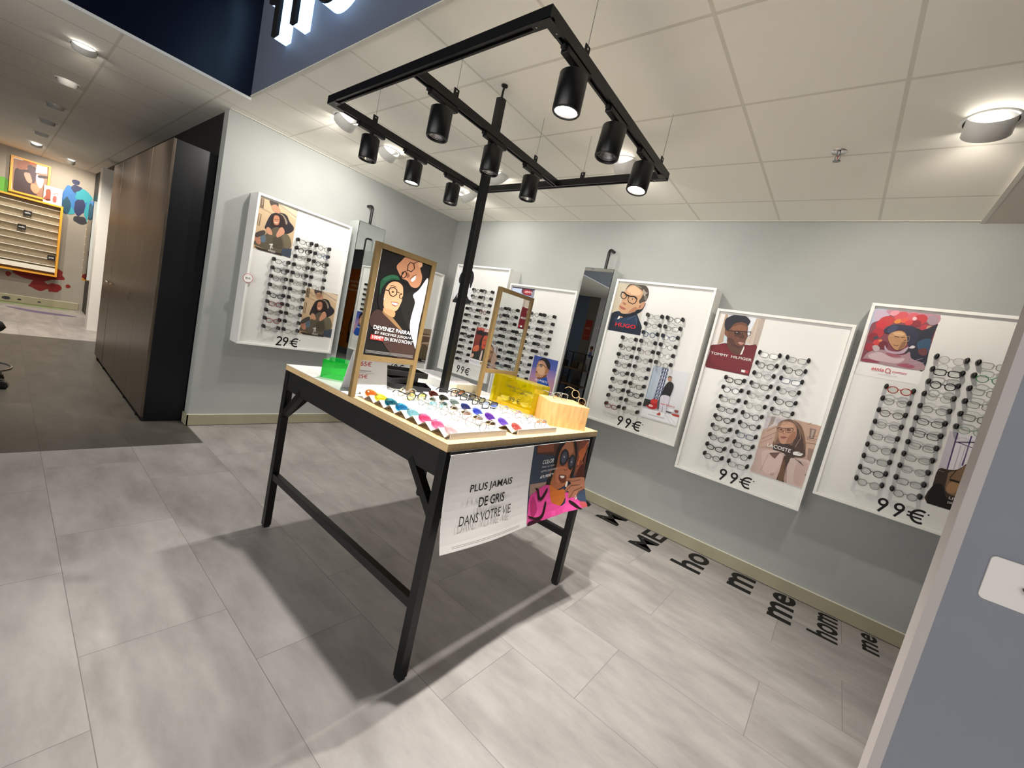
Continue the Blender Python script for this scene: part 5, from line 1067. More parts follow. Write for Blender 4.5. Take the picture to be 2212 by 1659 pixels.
def panel(x0, z0, side, desc, label, cols, art1, art2, ptxt, depth_empty=()):
    # side 'back' or 'left'
    loc = (x0, YB, z0) if side == 'back' else (XL, x0, z0); rz = 0 if side == 'back' else PI/2
    t = thing('display_panel', loc, label, 'display panel', rz, 'white framed eyewear panels on the walls')
    b = MB(); b.box(0, PW, -PD+.035, -.0005, 0, PH, white)
    b.build('cabinet', parent=t)
    fr = MB(); y0, y1 = -PD, -PD+.035
    fr.box(0, PW, y0, y1, PH-RIM, PH, white); fr.box(0, PW, y0, y1, 0, RIM, white); fr.box(0, RIM, y0, y1, RIM, PH-RIM, white); fr.box(PW-RIM, PW, y0, y1, RIM, PH-RIM, white)
    fr.build('rim', parent=t, bevel=.0015)
    MB().box(RIM, PW-RIM, -.1665, -.155, RIM, PH-RIM, whitem).build('board', parent=t)
    if art1: art1(t, .0195, .863)
    if art2: art2(t, .531, .164)
    if ptxt: price(ptxt, t, .335, .022)
    Mp = Matrix.Translation(loc) @ Matrix.Rotation(rz, 4, 'Z')
    for ci, (r0, codes) in enumerate(cols):
        for k, c in enumerate(codes):
            if c == ' ': continue
            z = ROW0 - (r0+k)*PITCH; x = COLX[ci]
            for sx in (-1, 1):
                p = bpy.data.objects.new('peg', peg_mesh); COL.objects.link(p); p.parent = t; p.location = (x+sx*.0650, -.166, z)
            if c == '_': continue
            rs = random.Random(hash((round(x0*100), ci, k)) % 99991)
            shp = rs.choice(['round', 'panto', 'panto', 'square', 'square', 'cat']); 
            if c in 'do': th = rs.choice(['thin', 'thin', 'mid']); 
            elif c in 'wp': th = rs.choice(['thin', 'mid'])
            else: th = rs.choice(['mid', 'mid', 'bold', 'thin'])
            if c in 'rRS': th = 'bold'
            shn = {'round': 'round', 'panto': 'rounded', 'square': 'rectangular', 'cat': 'cat-eye'}[shp]
            n_ = len(codes.rstrip())
            ordn = ORD[k] if k < n_-1 or n_ < 4 else 'lowest'
            make_glasses(None, None, shp, th, FR[c], darkl if c == 'S' else lensm,
                '%s %s glasses, %s in %s column of %s' % (FRN[c], shn, ordn, ('left', 'middle', 'right')[ci], desc), 'eyeglasses', 'eyeglasses hanging on the wall panels',
                M=Mp @ Matrix.Translation((x, -.166-.047, z-.016)) @ Matrix.Rotation(math.radians(rs.uniform(2, 8)), 4, 'X') @ Matrix.Rotation(math.radians(rs.uniform(-1.2, 1.2)), 4, 'Y'))
    return t

P29 = panel(1.386, .826, 'left', 'the 29 euro panel', 'raised white panel with 29 euro price on the left wall', ((3, 'dkgwkrtrg'), (0, 'kkdgkgwwwgww'), (0, 'dbkg_w')), art('couple', .325, .447, 'poster', 'poster of an embracing couple'), art('couple', .335, .466, 'poster', 'second poster of the same couple'), '29E')
sticker = MB().cyl((-.045, -.001, 0), (-.045, -.0, 0), .001, material=white)
P69 = panel(2.712, .668, 'left', 'the 69 euro panel', 'lowered white panel with 69 euro price half hidden by the sign', ((3, ''), (10, 'gw'), (0, '')), None, art('hallway', .335, .466, 'poster', 'brown poster of a person seen from behind'), '69E')
PCO = panel(-4.068, .826, 'back', 'the panel in the room corner', 'raised white panel nearest the room corner behind the black post', ((3, 'dddddpdkg'), (0, 'kkdgggdSdddg'), (0, 'dggrgg')), art('silhouette', .325, .447, 'poster', 'black and white poster of a curly-haired head'), art('redscene', .335, .466, 'poster', 'red-toned poster of a man'), '99E')
PLE = panel(-3.140, .668, 'back', 'the lowered panel left of the mirror', 'lowered white panel with blue poster between room corner and mirror', ((3, ''), (0, 'gpgkkdggggbd'), (0, 'dgtpgd')), art('redlogo', .325, .447, 'poster', 'poster with red logo over blue and grey'), art('blueman', .335, .466, 'poster', 'blue poster of a man in profile'), '')
PHU = panel(-1.862, .826, 'back', 'the panel right of the mirror', 'raised white 99 euro panel just right of the tall mirror', ((3, 'tgdgkgkgr'), (0, 'wdbppgpgtkwo'), (0, 'kgbddg')), art('hugo', .325, .447, 'poster', 'poster of a man in dark jacket and thick glasses'), art('street', .335, .466, 'poster', 'poster of a man standing by a red car'), '99E')
PTO = panel(-.932, .668, 'back', 'the red jumper panel', 'lowered white 99 euro panel with the red jumper poster', ((3, 'kkgdkgkkk'), (0, 'wgdgwwkdbdkk'), (0, 'dkbdkg')), art('tommy', .325, .447, 'poster', 'poster of a man in a dark red jumper'), art('lacoste', .335, .466, 'poster', 'poster of a long-haired person in beige coat'), '99E')
PET = panel(-.003, .826, 'back', 'the rightmost panel', 'raised white 99 euro panel partly hidden by the right partition', ((3, 'RdtddgddG'.replace('G', 'w')), (0, 'pkkwgkddwgdg'), (0, 'wGwdgG')), art('etnia', .325, .447, 'poster', 'red and blue painterly portrait poster'), art('plaza', .335, .466, 'poster', 'poster of a dark head before a white building'), '99E')
# round tag on the left edge of the 29 euro panel
tg = thing('round_tag', (XL+PD+.004, 1.386+.012, 1.42), 'round white tag with red rim on the left edge of the 29 euro panel', 'tag', PI/2)
mb = MB().cyl((0, 0, 0), (0, -.002, 0), .04, material=mat('red_rim', '#b8494b', .5), seg=40).cyl((0, -.002, 0), (0, -.0026, 0), .036, material=white, seg=40)
mb.build('disc', parent=tg)
mb = MB(); strip(mb, arc(-.012, 0, .0075, 0, 360, 20), .003, -.003, ink); strip(mb, [(-.017, 0), (-.007, 0)], .003, -.003, ink)
for k in range(3): strip(mb, [(.002, .007-k*.006), (.018, .007-k*.006)], .0028, -.003, ink)
mb.build('logo', parent=tg)
# LED edge strips inside the rightmost panel
# ================================================================ WALL MIRRORS
def wall_mirror(loc, rz, w, z0, z1, label, group='tall wall mirrors with bent black tubes'):
    t = thing('wall_mirror', loc, label, 'mirror', rz, group)
    MB().box(0, w, -.183, -.0, z0, z1, mat('mirror_box_paint', '#c3c8c6', .5)).build('box', parent=t)
    MB().box(0, w, -.189, -.183, z0-.001, z1+.001, mirror_back).build('backing', parent=t)
    MB().add([(.003, -.1895, z0+.003), (w-.003, -.1895, z0+.003), (w-.003, -.1895, z1-.002), (.003, -.1895, z1-.002)], [(0, 1, 2, 3)], mirror).build('mirror_glass', parent=t)
    c = w*.54
    for s_, zz in ((1, z1), (-1, z0)):
        pts = [(c, -.1, zz), (c, -.1, zz+s_*.17)] + [(c, -.1+.04*(1-math.cos(a)), zz+s_*(.17+.04*math.sin(a))) for a in [k*PI/12 for k in range(1, 7)]] + [(c, -.0, zz+s_*.21)]
        MB().tube(pts, .0145, 14, black).build('tube', parent=t)
    return t
wall_mirror((-2.230, YB, 0), 0, .315, .42, 2.250, 'tall wall mirror between two display panels on the back wall')
wall_mirror((XL, 2.337, 0), PI/2, .312, .42, 2.260, 'tall wall mirror beside the 29 euro panel on the left wall')
# ================================================================ THINGS ON THE TABLE
def rest(name, x, y, label, cat, rz=0, group=None, z=ZT): return thing(name, (x, y, z), label, cat, rz, group)
# poster stand (brass frame)
def stand(name, x, y0, w, label, is_mirror, artfn=None):
    t = rest(name, x, y0, label, 'sign' if not is_mirror else 'mirror', PI/2, 'brass framed stands on the table')
    z = .718; h = z; tk = .024; f = MB()
    f.box(0, tk, -.012, .012, 0, h, gold); f.box(w-tk, w, -.012, .012, 0, h, gold); f.box(tk, w-tk, -.012, .012, h-tk, h, gold); f.box(tk, w-tk, -.012, .012, .178, .204, gold)
    f.build('frame', parent=t, bevel=.001)
    if is_mirror:
        MB().box(tk, w-tk, -.002, .006, .204, h-tk, mirror_back).build('backing', parent=t)
        MB().add([(tk, -.003, .204), (w-tk, -.003, .204), (w-tk, -.003, h-tk), (tk, -.003, h-tk)], [(0, 1, 2, 3)], mirror).build('mirror_glass', parent=t)
    else:
        MB().box(tk, w-tk, -.003, .004, .204, h-tk, blackm).build('backing', parent=t)
        artfn(t, tk+.001, .205)
    return t
stand('poster_stand', -1.738, 1.049, .343, 'brass-framed poster of a smiling couple standing on the left half of the table', False, art('parrain', .293, .488, 'poster_print', None, y=-.004))
stand('table_mirror', -1.757, 1.925, .355, 'brass-framed table mirror standing behind the yellow acrylic box', True)
# acrylic boxes (open at the bottom, coloured sheets)
def acrylic(name, cx, cy, rz, w, d, h, m, label, txt=None):
    t = rest(name, cx, cy, label, 'acrylic box', rz); k = .004; mb = MB()
    mb.box(-w/2, w/2, -d/2, -d/2+k, 0, h, m); mb.box(-w/2, w/2, d/2-k, d/2, 0, h, m); mb.box(-w/2, -w/2+k, -d/2+k, d/2-k, 0, h, m); mb.box(w/2-k, w/2, -d/2+k, d/2-k, 0, h, m)
    mb.box(-w/2+k, w/2-k, -d/2+k, d/2-k, h-k, h, m); mb.build('shell', parent=t)
    return t
yell = clear('yellow_acrylic', '#f4e818', .12, .02, diff=.16, light=.5); grn = clear('green_acrylic', '#22ee78', .12, .02, diff=.22, light=.6)
yb = acrylic('acrylic_box', -1.550, 2.085, math.radians(-2), .34, .15, .185, yell, 'bright yellow clear acrylic box with faint black lettering on the table')
mb = MB()
tv, tf_, tw, th = text_poly('COMBINEZ DE LA COULEUR', .02)
def tmesh(mb, txt, x, z, h, y, m, bold=.02, width=None, align='l', shear=0):
    vs, fs, tw, th = text_poly(txt, bold, shear); k = h/th; kx = (width/tw) if width else k
    x0 = x-(tw*kx/2 if align == 'c' else 0)
    mb.add([(x0+v[0]*kx, y, z+v[1]*k) for v in vs], fs, m)
dk = mat('dark_olive_print', '#3c3a10', .6)
tmesh(mb, 'COMBINEZ DE LA COULEUR', .055, .128, .012, -.0805, dk, .03, .21, 'c'); tmesh(mb, '\u00c0 VOS LUNETTES', .055, .108, .012, -.0805, dk, .03, .14, 'c')
tmesh(mb, '99 \u20ac', .04, .045, .032, -.0805, dk, .01, .09, 'c')
mb.build('lettering', parent=yb)
acrylic('acrylic_box', -2.165, 1.215, math.radians(45), .13, .155, .098, grn, 'bright green clear acrylic box on the white end of the table')
# tent-shaped price card in clear acrylic
pc = rest('price_card', -1.80, 1.105, 'white tent-shaped price card behind the legs of the poster stand', 'price card', PI/2)
pap = mat('card_paper', '#ececec', .4)
A_ = Art(.19, .205, '#ecebec')
A_.text('1 MONTURE + 2 VERRES', .06, .90, .035, '#b05a60', bold=.01, width=.72).lines('#8a8a90', .06, .78, [.86, .84], .012)
A_.text('165\u20ac', .10, .66, .12, '#b84850', bold=.03, shear=.15, width=.42).lines('#9a9aa0', .12, .5, [.545, .53], .01).lines('#9a9aa0', .06, .6, [.49], .008)
A_.text('25\u20ac', .10, .36, .10, '#b84850', bold=.03, shear=.15, width=.3).lines('#9a9aa0', .1, .5, [.20, .14, .08], .01)
o = A_.build('front_sheet', parent=pc, loc=(0, 0, .002)); o.rotation_euler = (math.radians(-16), 0, 0)
MB().box(0, .19, .0005, .0025, 0, .205, pap).build('front_panel', parent=pc, loc=(0, 0, .002), M=Matrix.Rotation(math.radians(-16), 4, 'X'))
MB().box(0, .19, -.001, .0015, 0, .208, pap).build('back_panel', parent=pc, loc=(0, .118, .0), M=Matrix.Rotation(math.radians(16), 4, 'X'))
MB().box(0, .19, -.01, .125, 0, .0018, lensm).build('foot', parent=pc)
# black trays
def tray(x, y, z, rz, lab):
    t = rest('black_tray', x, y, lab, 'tray', rz, 'black presentation trays stacked on the table', z=z); w, d, h, k = .26, .175, .032, .006; m = MB()
    m.box(-w/2, w/2, -d/2, d/2, 0, .004, blackm); 
    for a in ((-w/2, w/2, -d/2, -d/2+k), (-w/2, w/2, d/2-k, d/2), (-w/2, -w/2+k, -d/2+k, d/2-k), (w/2-k, w/2, -d/2+k, d/2-k)): m.box(*a, .004, h, plastic_b)
    m.build('tray', parent=t, bevel=.001)
tray(-1.985, 1.555, ZT, math.radians(62), 'lower black presentation tray lying on the tabletop')
tray(-2.05, 1.50, ZT+.0325, math.radians(108), 'middle black presentation tray resting across the lower one')
tray(-2.075, 1.575, ZT+.065, math.radians(78), 'uppermost black presentation tray of the stack')
# white storage box with leaflets
wb = rest('storage_box', -2.17, 1.98, 'low white and beige storage box at the rear of the table', 'box')
MB().box(-.25, .235, -.13, .13, 0, .055, whitem).build('box', parent=wb, bevel=.002)
MB().box(.235, .238, -.128, .128, .004, .05, mat('beige_card', '#c8bfa4', .6)).box(.238, .2385, -.128, -.07, .006, .03, mat('cream_label', '#e4dec8', .6)).build('end_panel', parent=wb)
mb = MB()
for k in range(4): mb.box(-.2+.01*k, .20-.012*k, -.10+.006*k, .11, .0552+.0022*k, .0572+.0022*k, [pap, mat('leaflet_rose', '#c9b4b0', .5), pap, mat('leaflet_grey', '#8e8e90', .5)][k])
lf = rest('leaflets', -2.17, 1.98, 'thin stack of pale leaflets lying on the white storage box', 'leaflet'); mb.build('leaflet_stack', parent=lf); 
# zigzag presentation trays
def zig(x0, pitch, y0, y1, yl0, yl1, label):
    t = rest('zigzag_display', x0, y0, label, 'display tray', 0, 'white zigzag lens displays on the table'); m = MB(); n = 8
    pts = [(-.006, .012)]
    for k in range(n): pts += [(k*pitch, .028), (k*pitch+pitch*.53, .0035)]
    pts += [(n*pitch-.02, .024)]
    k2 = .0012
    for (a, b) in zip(pts[:-1], pts[1:]):
        m.add([(a[0], 0, a[1]), (b[0], 0, b[1]), (b[0], y1-y0, b[1]), (a[0], y1-y0, a[1]), (a[0], 0, a[1]-k2), (b[0], 0, b[1]-k2), (b[0], y1-y0, b[1]-k2), (a[0], y1-y0, a[1]-k2)], [(0,1,2,3),(7,6,5,4),(0,4,5,1),(2,6,7,3),(1,5,6,2),(3,7,4,0)], whitem)
    xe = pts[-1][0]
    m.build('folded_sheet', parent=t)
    MB().box(xe, xe+.004, yl0-y0, yl1-y0, .001, .026, mat('tray_lip_grey', '#bdbab8', .5)).box(xe-.012, xe+.001, yl0-y0, yl1-y0, 0, .0015, whitem).build('front_lip', parent=t)
    return pts
Z1 = (-1.740, .0825, 1.10, 1.45); zig(*Z1, 1.108, 1.447, 'white zigzag display holding lens samples nearest the front edge')
Z2 = (-1.780, .0882, 1.515, 1.86); zig(*Z2, 1.525, 1.855, 'white zigzag display holding lens samples beside the wooden block')
DC1 = [('amber orange', '#eda94a', '#f2c88a'), ('pale yellow', '#eeea62', '#f4f2a8'), ('teal blue', '#1f9fb0', '#2a9ab0'), ('sky blue fading', '#2fb0d8', '#a8e0f0'), ('very pale blue', '#bfe2ea', '#cdeaf0'), ('rose pink fading', '#f08cb8', '#f8d8e4'), ('light pink fading', '#f4a4c8', '#fae8f0'), ('faint blush', '#f4dde0', '#f8ecee')]
DC2 = [('rust brown', '#8a2e10', '#9a3a1c'), ('dark olive green', '#3c4030', '#4a5040'), ('pale grey', '#b0bcba', '#c4d0ce'), ('deep blue', '#1c44a0', '#2a50a8'), ('blue fading', '#6a84e0', '#c8d8f4'), ('violet', '#9a5ad0', '#c08ce4'), ('lilac fading', '#a88ce4', '#dcc8f4'), ('salmon fading', '#e08c88', '#f4dcd4')]
def gradm(name, c1, c2):
    m = clear(name, c1, .25, .05, light=.5); N = m.node_tree.nodes; L = m.node_tree.links; t = [n for n in N if n.type == 'BSDF_TRANSPARENT'][0]
    tc = N.new('ShaderNodeTexCoord'); sp = N.new('ShaderNodeSeparateXYZ'); r = N.new('ShaderNodeValToRGB')
    mr = N.new('ShaderNodeMapRange'); mr.inputs[1].default_value = -.035; mr.inputs[2].default_value = .035
    r.color_ramp.elements[0].color = (*[q**.62 for q in S(c1)], 1); r.color_ramp.elements[1].color = (*[q**.62 for q in S(c2)], 1); r.color_ramp.elements[0].position = .45
    L.new(tc.outputs['Object'], sp.inputs[0]); L.new(sp.outputs['X'], mr.inputs[0]); L.new(mr.outputs[0], r.inputs[0]); L.new(r.outputs[0], t.inputs[0])
    g = [n for n in N if n.type == 'BSDF_GLOSSY'][0]; return m
discmesh = None
def discs(Z, DC, where, yc):
    global discmesh
    x0, pitch, y0, y1 = Z
    for k, (nm, c1, c2) in enumerate(DC):
        if discmesh is None:
            b = MB().lathe([(0, .004), (.018, .0032), (.0335, .0), (.0335, -.0012), (.018, .002), (0, .0028)], lensm, seg=36); src = b.build('lens_sample'); discmesh = src.data; bpy.data.objects.remove(src)
        o = bpy.data.objects.new('lens_sample', discmesh); COL.objects.link(o); sl = math.atan2(.0245, pitch*.53)
        o.location = (x0+k*pitch+pitch*.27+.003, yc, ZT+.0165+.0045); o.rotation_euler = (0, sl, 0)
        o.material_slots[0].link = 'OBJECT'; o.material_slots[0].material = gradm('lens_'+nm.replace(' ', '_'), c1, c2)
        tag(o, '%s round sample lens on the %s zigzag display' % (nm, where), 'lens sample', 'tinted sample lenses on the zigzag displays')
discs(Z1, DC1, 'front', 1.152); discs(Z2, DC2, 'rear', 1.575)
SG1 = [('w', '#e8b878', 'crystal', 'peach'), ('k', '#e6e67a', 'black', 'yellow'), ('w', '#8cc8d8', 'crystal', 'light blue'), ('w', '#4aa0b8', 'crystal', 'teal'), ('w', '#c8d4d4', 'crystal', 'pale grey'), ('w', '#e8a0b8', 'crystal', 'rose'), ('w', '#e8b8c4', 'crystal', 'pale pink'), ('w', '#e8d0d4', 'crystal', 'faint pink')]
SG2 = [('k', '#a8501c', 'black', 'amber brown'), ('k', '#2c2e28', 'black', 'dark grey'), ('k', '#6a745a', 'black', 'olive'), ('k', '#2446a0', 'black', 'blue'), ('w', '#b0c4ec', 'crystal', 'ice blue'), ('w', '#c8a0e0', 'crystal', 'violet'), ('w', '#c8a8e8', 'crystal', 'lilac'), ('w', '#e8b0a8', 'crystal', 'salmon')]
def suns(Z, SG, where, yc):
    x0, pitch, y0, y1 = Z
    for k, (f, c, fn, ln) in enumerate(SG):
        lm = clear('sun_'+ln.replace(' ', '_'), c, .3, light=.6 if f == 'w' else .9)
        sh = 'square' if (f == 'k' and where == 'rear') else 'panto'
        M_ = Matrix.Translation((x0+k*pitch+pitch*.44, yc, ZT+.036)) @ Matrix.Rotation(PI/2+math.radians([4, -3, 6, -5, 3, -6, 2, 5][k]), 4, 'Z') @ Matrix.Rotation(math.radians(0), 4, 'X') @ Matrix.Scale(1.02, 4)
        make_glasses(None, None, sh, 'bold' if f == 'k' else 'mid', FR['k'] if f == 'k' else FR['w'], lm, '%s frame sunglasses with %s lenses on the %s zigzag display' % (fn, ln, where), 'sunglasses', 'sunglasses lying on the zigzag displays', name='sunglasses', M=M_, fam='s')
suns(Z1, SG1, 'front', 1.345); suns(Z2, SG2, 'rear', 1.745)
# oak block with two pairs of glasses
bk = rest('wood_block', -1.235, 2.10, 'light oak block with three-faced front at the right rear corner of the table', 'wood block', math.radians(-35.6))
MB().box(-.118, .118, -.118, .118, 0, .134, oakz).build('block', parent=bk, bevel=.001)
make_glasses(None, None, 'square', 'mid', FR['w'], lensm, 'clear crystal glasses standing upright on the left side of the oak block', 'eyeglasses', None, fam='s', M=Matrix.Translation((-1.268, 2.115, ZT+.134+.0195)) @ Matrix.Rotation(math.radians(75), 4, 'Z'))
make_glasses(None, None, 'panto', 'mid', tinted('frame_champagne', '#c8b48c', .7), clear('brown_tint', '#8a7058', .3), 'champagne-framed glasses with tinted lenses leaning on the oak block', 'eyeglasses', None, fam='s', M=Matrix.Translation((-1.165, 2.145, ZT+.134+.036)) @ Matrix.Rotation(math.radians(50), 4, 'Z') @ Matrix.Rotation(math.radians(38), 4, 'Y'))
# hanging vinyl banner on the table end
bn = thing('banner', (-1.047, 1.075, .9555), 'white and pink printed vinyl banner hanging from the end of the table', 'banner', PI/2)
BW, BH = 1.085, .385
def bend(v):
    u = v[0]/BW; t = 1-v[2]/BH; out = .006 + .012*t + (.030+.030*u*u)*t**3 + .010*math.sin(u*7.5+.6)*t*t
    return (v[0], v[1]-out, v[2]-BH + .012*t*t*math.sin(u*6.2+2.2))
def grid_clip(A_, nx=26, nz=12):
    # cut large flat shapes into a grid so that they can follow the bend
    me = bpy.data.meshes.new('tmp'); me.from_pydata(A_.v, [], A_.f); at = me.color_attributes.new('print', 'FLOAT_COLOR', 'CORNER'); i = 0
    for cols in A_.c:
        for c in cols: at.data[i].color = (*c, 1); i += 1
    bm = bmesh.new(); bm.from_mesh(me)
    for k in range(1, nx): bmesh.ops.bisect_plane(bm, geom=bm.verts[:]+bm.edges[:]+bm.faces[:], plane_co=(BW*k/nx, 0, 0), plane_no=(1, 0, 0))
    for k in range(1, nz): bmesh.ops.bisect_plane(bm, geom=bm.verts[:]+bm.edges[:]+bm.faces[:], plane_co=(0, 0, BH*k/nz), plane_no=(0, 0, 1))
    for v in bm.verts: v.co = bend(v.co)
    bm.to_mesh(me); bm.free(); return me
BA = Art(BW, BH, '#efecea', thick=.0015)
ph = ART['banner']; u0 = .49
for row in ph.split('\n'):
    k, col, c2, nums = row.split('|'); v = [float(x) for x in nums.split()]
    f = (lambda p: (u0+min(max(p[0], 0), 1)*(1-u0), min(max(p[1], 0), 1)))
    if k == 'T': BA.text(c2, u0+v[0]*(1-u0), v[1], v[3], '#'+col, bold=v[4], shear=v[5], width=v[2]*(1-u0))
    else:
        P_ = [(v[i], v[i+1]) for i in range(0, len(v), 2)]
        if k == 'S': P_ = smoothpts(P_, 3)
        BA.shape('#'+col, [f(p) for p in P_], col2=('#'+c2) if c2 else None)
BA.text('PLUS JAMAIS', .245, .555, .105, '#161616', bold=.035, width=.25, align='c').text('DE GRIS', .255, .40, .105, '#161616', bold=.035, width=.155, align='c').text('DANS VOTRE VIE.', .235, .245, .10, '#1c1c1c', bold=0, width=.31, align='c', shear=.1)
BA.lines('#a8a6a6', .05, .46, [.055, .04], .006)
bme = grid_clip(BA); bme.materials.append(printm); bo = bpy.data.objects.new('printed_sheet', bme); COL.objects.link(bo); bo.parent = bn
MB().box(0, BW, -.006, .002, -.004, .012, blackm).build('top_rail', parent=bn)
# ================================================================ CABINET, NEIGHBOURING SHOP, SIGN, SMALL FIXTURES
cb = thing('tall_cabinet', (-5.98, 1.0, 0), 'tall dark cabinet with brushed bronze doors at the entrance of the neighbouring shop', 'cabinet')
CM = Matrix.Translation((5.98, -1.0, 0))
MB().box(-7.38, -4.585, .865, 1.148, .0, 2.395, mat('black_side_panel', '#070a10', .35)).build('body', parent=cb, M=CM, bevel=.002)
dx = [-7.37, -6.78, -6.765, -6.02, -5.28, -4.60]
for k, (a, b) in enumerate(((-7.38, -6.80), (-6.775, -6.05), (-6.046, -5.32), (-5.316, -4.585))):
    d_ = MB().box(a, b, .845, .8645, .045, 2.395, bronze).build('door', parent=cb, M=CM, bevel=.0015)
    hx = {0: -6.98, 1: -6.70, 2: -5.72, 3: None}[k]
    if hx: MB().box(hx, hx+.13, .828, .835, 1.005, 1.022, chrome).box(hx+.01, hx+.02, .835, .846, 1.008, 1.019, chrome).box(hx+.11, hx+.12, .835, .846, 1.008, 1.019, chrome).build('handle', parent=d_, M=CM)
for x in (-7.2, -6.7, -6.1, -5.4, -4.8): MB().box(x, x+.03, .846, .862, 0, .05, blackm).build('foot', parent=cb, M=CM)
# corridor ceiling spots next door
for i, x in enumerate((-4.693, -5.876, -7.124, -8.287, -9.436, -10.75)):
    gimbal(x, .32, (-1, .12), 120 if i < 5 else 90, ('first', 'second', 'third', 'fourth', 'fifth', 'sixth')[i]+' recessed spotlight of the row leading into the neighbouring shop', grp='row of recessed spotlights in the neighbouring shop', color=(1, .9, .78), size=.07, tilt=.35 if i in (1, 2, 3, 4) else .7, drop=.03, ang=120)
gimbal(-11.4, .75, (-1, 0), 80, 'seventh recessed spotlight close to the far wall next door', grp='row of recessed spotlights in the neighbouring shop', color=(1, .88, .72), size=.06, tilt=.7, ang=120)
# paint splashes on the far wall (part of the wall paint)
XF = -12.3
def splat(mb, pts, m, x=XF+.0015):
    P_ = smoothpts(pts, 4); mb.add([(x, p[0], p[1]) for p in P_], [tuple(range(len(P_)))], m)
def spm(n, c): return mat(n, c, .6)
def spl_obj(shapes, nm):
    mb = MB(); x = XF+.001
    for m, pts in shapes: splat(mb, pts, m, x); x += .0006
    o = mb.build(nm, parent=far); return o
rp, bp_, tp_, np_, gp, kp = spm('crimson_paint', '#7c1410'), spm('cobalt_paint', '#2f6aa8'), spm('teal_paint', '#2a8c9c'), spm('navy_paint', '#232c52'), spm('leaf_green_paint', '#5aa03c'), spm('charcoal_paint', '#2c2c34')
def drip(cx, cz, rx, rz, n=18, j=.25, seed=1):
    r = random.Random(seed); return [(cx+rx*(1+r.uniform(-j, j))*math.cos(2*PI*i/n), cz+rz*(1+r.uniform(-j, j))*math.sin(2*PI*i/n)) for i in range(n)]
spl_obj([(rp, drip(.53, .66, .34, .17, 22, .18, 3)), (rp, drip(.55, .40, .13, .10, 14, .25, 4)), (rp, drip(.74, .38, .10, .09, 14, .2, 5)), (rp, drip(.93, .46, .035, .035, 10, .1, 6)), (rp, drip(.16, .52, .04, .045, 8, .2, 7)), (rp, drip(.10, .62, .02, .02, 8, .2, 8)), (rp, drip(.02, .56, .03, .03, 8, .2, 9))], 'red_paint_splash')
spl_obj([(bp_, drip(.90, 2.15, .20, .26, 20, .2, 12)), (np_, drip(.90, 2.49, .055, .05, 10, .15, 13)), (np_, drip(.92, 2.36, .08, .08, 10, .2, 14)), (tp_, drip(1.02, 2.26, .11, .12, 14, .2, 15)), (bp_, drip(.86, 2.02, .10, .10, 12, .2, 16)), (np_, drip(.98, 2.05, .07, .16, 12, .2, 17)), (tp_, drip(.84, 1.93, .08, .07, 12, .2, 18)), (kp, drip(1.0, 1.80, .10, .075, 12, .15, 19)), (spm('deep_teal', '#0e4258'), drip(.80, 2.0, .055, .16, 12, .15, 20)), (tp_, drip(1.10, 2.0, .05, .2, 12, .2, 21))], 'blue_paint_splash')
spl_obj([(gp, drip(.02, 2.08, .14, .12, 14, .25, 31))], 'green_paint_splash')
# green and violet paint on skirting and floor
mb = MB(); P_ = smoothpts([(-12.278, .05), (-12.278, .9), (-12.1, .95), (-12.02, .7), (-12.05, .3), (-12.0, .1), (-12.15, -.05)], 4); mb.add([(p[0], p[1], .0009) for p in P_], [tuple(range(len(P_)))], spm('pale_green_floor', '#8a9c6c'))
P_ = smoothpts([(-11.6, .15), (-11.45, .5), (-11.35, .9), (-11.2, 1.0), (-11.1, .6), (-11.3, .3)], 4); mb.add([(p[0], p[1], .0012) for p in P_], [tuple(range(len(P_)))], spm('violet_floor', '#6c6280'))
tag(mb.build('floor_paint'), 'green and violet paint splashes on the floor by the far wall', 'paint splash')
mb = MB()
for y, r_ in ((.16, .045), (.32, .022), (.57, .02)): P_ = [(XF+.0215, y+r_*1.2*math.cos(t), .07+r_*.7*math.sin(t)) for t in [k*PI/6 for k in range(12)]]; mb.add(P_, [tuple(range(12))], kp)
mb.build('black_paint_dots', parent=far)
# orange-framed slatted display on the far wall
sh = thing('slat_display', (-12.28, -.9, .62), 'orange-framed wall display with pale slatted rows on the far wall next door', 'display shelf', PI/2)
SW, SH = 1.65, 1.335; m = MB(); D_ = .26
m.box(0, SW, -D_, 0, SH-.03, SH, yellowish); m.box(0, SW, -D_, 0, 0, .03, yellowish); m.box(SW-.03, SW, -D_, 0, .03, SH-.03, yellowish); m.box(0, .03, -D_, 0, .03, SH-.03, yellowish); m.build('frame', parent=sh)
MB().box(.03, SW-.03, -.10, 0, .03, SH-.03, mat('display_back', '#b5a68e', .6)).build('back_board', parent=sh)
for z in (1.235, 1.105, .97, .835, .70, .575, .445, .315, .19): MB().box(.03, SW-.03, -.20, -.10, z-.004, z+.006, ivory).build('shelf_rail', parent=sh)
MB().box(.03, SW-.03, -.235, -.10, .075, .155, ivory).build('price_rail', parent=sh)
for (y, z, s_) in ((1.225, 1.065, 'VISTA'), (1.17, .80, 'mello'), (1.50+.06, .345, '29\u20ac')):
    t_ = MB().box(y-.05, y+.05, -.215, -.205, z-.045, z+.045, blackm); t_.build('brand_tag', parent=sh)
    mb = MB(); tmesh(mb, s_, y, z-.012, .026, -.216, whiteink, .03, .07, 'c'); mb.build('tag_lettering', parent=sh)
